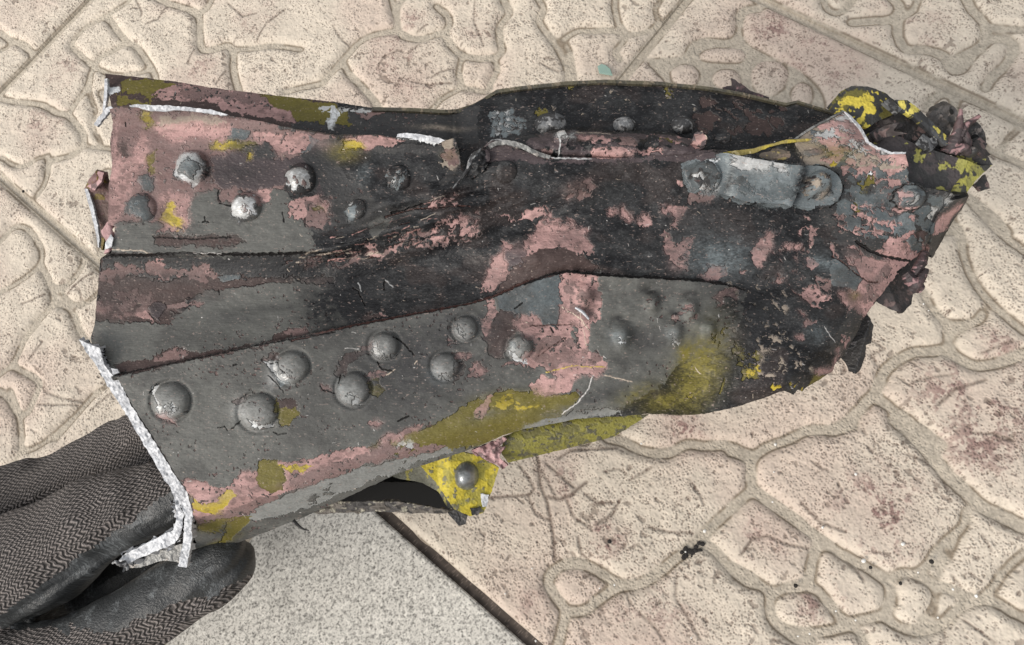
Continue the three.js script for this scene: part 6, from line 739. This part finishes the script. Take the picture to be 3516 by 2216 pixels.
  const isCoat = (x, y, z) => { const [a, b] = toPx(x, y, z), w = (fbm(a / 30, b / 30, 2) - 0.5) * 26; return b > yAt(lowerCoat, a) + w && (a < 240 ? b < yAt(thumbTop, a) + 60 + w : b < yAt(thumbTop, a) + w); };
  const uv = []; for (let i = 0; i < p.count; i++) { const x = p.getX(i), y = p.getY(i), z = p.getZ(i); const wu = (fbm(x * 130 + 7, y * 130 + z * 90, 3) - 0.5) * 0.003, wv = (fbm(x * 110 + 50, y * 110 + z * 90, 3) - 0.5) * 0.004; uv.push((x * ca + y * sa + wu) / 0.06, (-x * sa + y * ca - z * 0.55 + wv) / 0.06); }
  raw.setAttribute('uv', new THREE.Float32BufferAttribute(uv, 2));
  const A = [], B = []; for (let i = 0; i < idx.count; i += 3) { const a = idx.getX(i), b = idx.getX(i + 1), c = idx.getX(i + 2), x = (p.getX(a) + p.getX(b) + p.getX(c)) / 3, y = (p.getY(a) + p.getY(b) + p.getY(c)) / 3, z = (p.getZ(a) + p.getZ(b) + p.getZ(c)) / 3; (isCoat(x, y, z) ? B : A).push(a, b, c); }
  const part = (I) => { const g = raw.clone(); g.setIndex(I); return g.toNonIndexed ? mergeVertices(g.toNonIndexed()) : g; };
  // knit: wavy columns of stitches
  const n = 512, kc = new Uint8Array(n * n * 4), kb = new Uint8Array(n * n * 4), cc = new Uint8Array(n * n * 4), cb = new Uint8Array(n * n * 4);
  for (let j = 0; j < n; j++) for (let i = 0; i < n; i++) {
    const k = (j * n + i) * 4, u = i / n, v = j / n, row = v * 30, colx = u * 27 + 0.3 * Math.sin(row * Math.PI * 2) * 1.0 + (Math.floor(row) % 2) * 0.12;
    const s = 0.5 + 0.5 * Math.cos(colx * Math.PI * 2), t = 0.5 + 0.5 * Math.cos((row + 0.22 * Math.sin(colx * 6.28)) * Math.PI * 2), h = clamp(Math.pow(s, 0.7) * (0.45 + 0.55 * t)), fz = vn(i / 2.2, j / 2.2), bg = fbm(i / 60, j / 60, 3);
    const m = lerp(0.02, 0.22, sst(h, 0.12, 0.75)) * (0.78 + 0.44 * fz) * (0.85 + 0.3 * bg);
    kc[k] = enc(m * 1.08); kc[k + 1] = enc(m * 0.96); kc[k + 2] = enc(m * 0.9); kc[k + 3] = 255; kb[k] = kb[k + 1] = kb[k + 2] = clamp(h * 0.85 + fz * 0.12) * 255; kb[k + 3] = 255;
    const g1 = fbm(i / 40 + 7, j / 40, 4), g2 = fbm(i / 5, j / 5 + 20, 2), dust = sst(g1, 0.5, 0.72) * (0.35 + 0.65 * sst(g2, 0.45, 0.65)), q = lerp(0.03, 0.11, dust) * (0.85 + 0.3 * g2) + (vn(i * 0.8, j * 0.8) > 0.985 ? 0.15 : 0);
    cc[k] = enc(q * 0.93); cc[k + 1] = enc(q); cc[k + 2] = enc(q * 1.03); cc[k + 3] = 255; cb[k] = cb[k + 1] = cb[k + 2] = clamp(0.5 + (g2 - 0.5) * 0.7 + (vn(i / 1.6, j / 1.6) - 0.5) * 0.4) * 255; cb[k + 3] = 255;
  }
  const wr = (q) => { q.wrapS = q.wrapT = THREE.RepeatWrapping; return q; };
  const knit = new THREE.MeshStandardMaterial({ name: 'grey knit', map: wr(tex(kc, n, n, true)), bumpMap: wr(tex(kb, n, n)), bumpScale: 0.0012, roughness: 0.95 });
  const coat = new THREE.MeshStandardMaterial({ name: 'black latex coating', map: wr(tex(cc, n, n, true)), bumpMap: wr(tex(cb, n, n)), bumpScale: 0.0003, roughness: 0.5 });
  mesh('knit_shell', part(A), knit, glove); mesh('palm_coating', part(B), coat, glove);
}

// ================================================================ CRUMBS ON THE PAVING
{
  const onGround = (view, x, y) => { const q = toTile(...pts(view, [x, y])[0]); return new THREE.Vector3(q[0] * n1[0] + q[1] * n2[0], 0, q[0] * n1[1] + q[1] * n2[1]); };
  const crumbGeo = (r, seed, fl = 0.7) => { const g = mergeVertices(new THREE.IcosahedronGeometry(r, 2).deleteAttribute('normal').deleteAttribute('uv')), p = g.attributes.position; for (let i = 0; i < p.count; i++) { const x = p.getX(i) / r, y = p.getY(i) / r, z = p.getZ(i) / r, k = 0.72 + 0.55 * fbm(x * 1.4 + seed * 3 + 9, y * 1.4 + z * 1.1 + seed, 2); p.setXYZ(i, p.getX(i) * k, p.getY(i) * k * fl, p.getZ(i) * k); } g.computeVertexNormals(); return g; };
  const black = new THREE.MeshStandardMaterial({ name: 'black grit', color: new THREE.Color(0.022, 0.02, 0.019), roughness: 1 }), pale = new THREE.MeshStandardMaterial({ name: 'pale grit', color: new THREE.Color(0.72, 0.71, 0.68), roughness: 0.6 });
  const spots = [['G6', 1318, 945, 0.0018, 'black crumb on the corner of a small narrow stone at the lower right', 0], ['G6', 900, 985, 0.0013, 'black crumb in the groove beside a white splinter at the lower right', 0], ['G6', 385, 1110, 0.0016, 'flat black crumb in the groove above a round stone at the lower right', 0], ['G6', 1105, 1095, 0.0014, 'black crumb at the upper left corner of a small rounded stone', 0], ['G7', 985, 808, 0.0016, 'black crumb in the brown stain of the big cracked stone', 0], ['G1', 160, 1315, 0.0016, 'dark crumb beside the upper left joint of the paving', 0]];
  for (const [v, x, y, r, label] of spots) { const o = mesh('black_crumb', crumbGeo(r * 0.66, x), black); o.position.copy(onGround(v, x, y)); o.position.y = r * 0.1; tag(o, label, 'crumb', 'black crumbs on the paving'); }
  const clump = mesh('soil_clump', mergeGeometries(Array.from({ length: 26 }, (_, i) => { const q = rng(i + 90), a = q() * 6.28, d = 0.005 * q() ** 0.7; return crumbGeo(0.0005 + 0.0009 * q(), i, 0.5).translate(Math.cos(a) * d * 1.5, 0, Math.sin(a) * d * 0.7); })), black); clump.position.copy(onGround('G7', 1545, 872)); clump.position.y = -0.002; clump.rotation.y = 0.5; tag(clump, 'black clump of soil stuck in the junction of two stone grooves', 'soil clump');
  const sl = pts('G3', [205, 470, 228, 456, 256, 464, 285, 488, 302, 530, 262, 522, 216, 514]).map(([x, y]) => toTile(x, y)), c0 = sl[0], sh = new THREE.Shape(sl.map((q) => new THREE.Vector2(q[0] - c0[0], q[1] - c0[1]))), lg = new THREE.ExtrudeGeometry(sh, { depth: 0.0006, bevelEnabled: true, bevelSize: 0.0003, bevelThickness: 0.0003, bevelSegments: 1 }); lg.rotateX(Math.PI / 2);
  const leaf = mesh('teal_chip', lg, new THREE.MeshStandardMaterial({ name: 'faded teal', color: new THREE.Color(0.25, 0.36, 0.31), roughness: 0.8 })); leaf.rotation.y = -YAW; leaf.position.set(c0[0] * n1[0] + c0[1] * n2[0], 0.0022, c0[0] * n1[1] + c0[1] * n2[1]); tag(leaf, 'faded teal chip lying on the paving above the black plate', 'chip');
  const grains = []; const gr = rng(77); for (const [v, x, y, r] of [['G6', 245, 140, 1.3], ['G6', 570, 710, 1.1], ['G6', 235, 330, 0.7], ['G6', 225, 535, 0.8], ['G6', 1120, 825, 1.6], ['G6', 850, 940, 1.8], ['G6', 795, 345, 1.3], ['G6', 1225, 1020, 0.8], ['G6', 1465, 1135, 1], ['G6', 1625, 1180, 1.4], ['G6', 660, 1285, 0.8], ['G6', 795, 1348, 0.8], ['G6', 480, 1440, 0.8], ['G7', 1205, 135, 1.1], ['G7', 1020, 1105, 0.9], ['G7', 918, 1128, 0.7], ['G7', 1508, 878, 0.8], ['G7', 1640, 735, 1.6], ['G7', 480, 1490, 1], ['G7', 270, 1165, 0.7], ['G7', 455, 992, 0.7], ['G5', 1262, 690, 0.9], ['G5', 1298, 735, 0.6], ['G7', 1548, 1468, 0.7], ['G6', 400, 1458, 0.7], ['G6', 1360, 1330, 0.8]]) { const g = crumbGeo(r * 0.0006, x + y, 0.8), q = onGround(v, x, y); g.translate(q.x, 0.0004, q.z); grains.push(g); }
  tag(mesh('white_grains', mergeGeometries(grains), pale), 'tiny white grains of grit scattered over the paving', 'grit', null, 'stuff');
}

renderer.render(scene, camera);
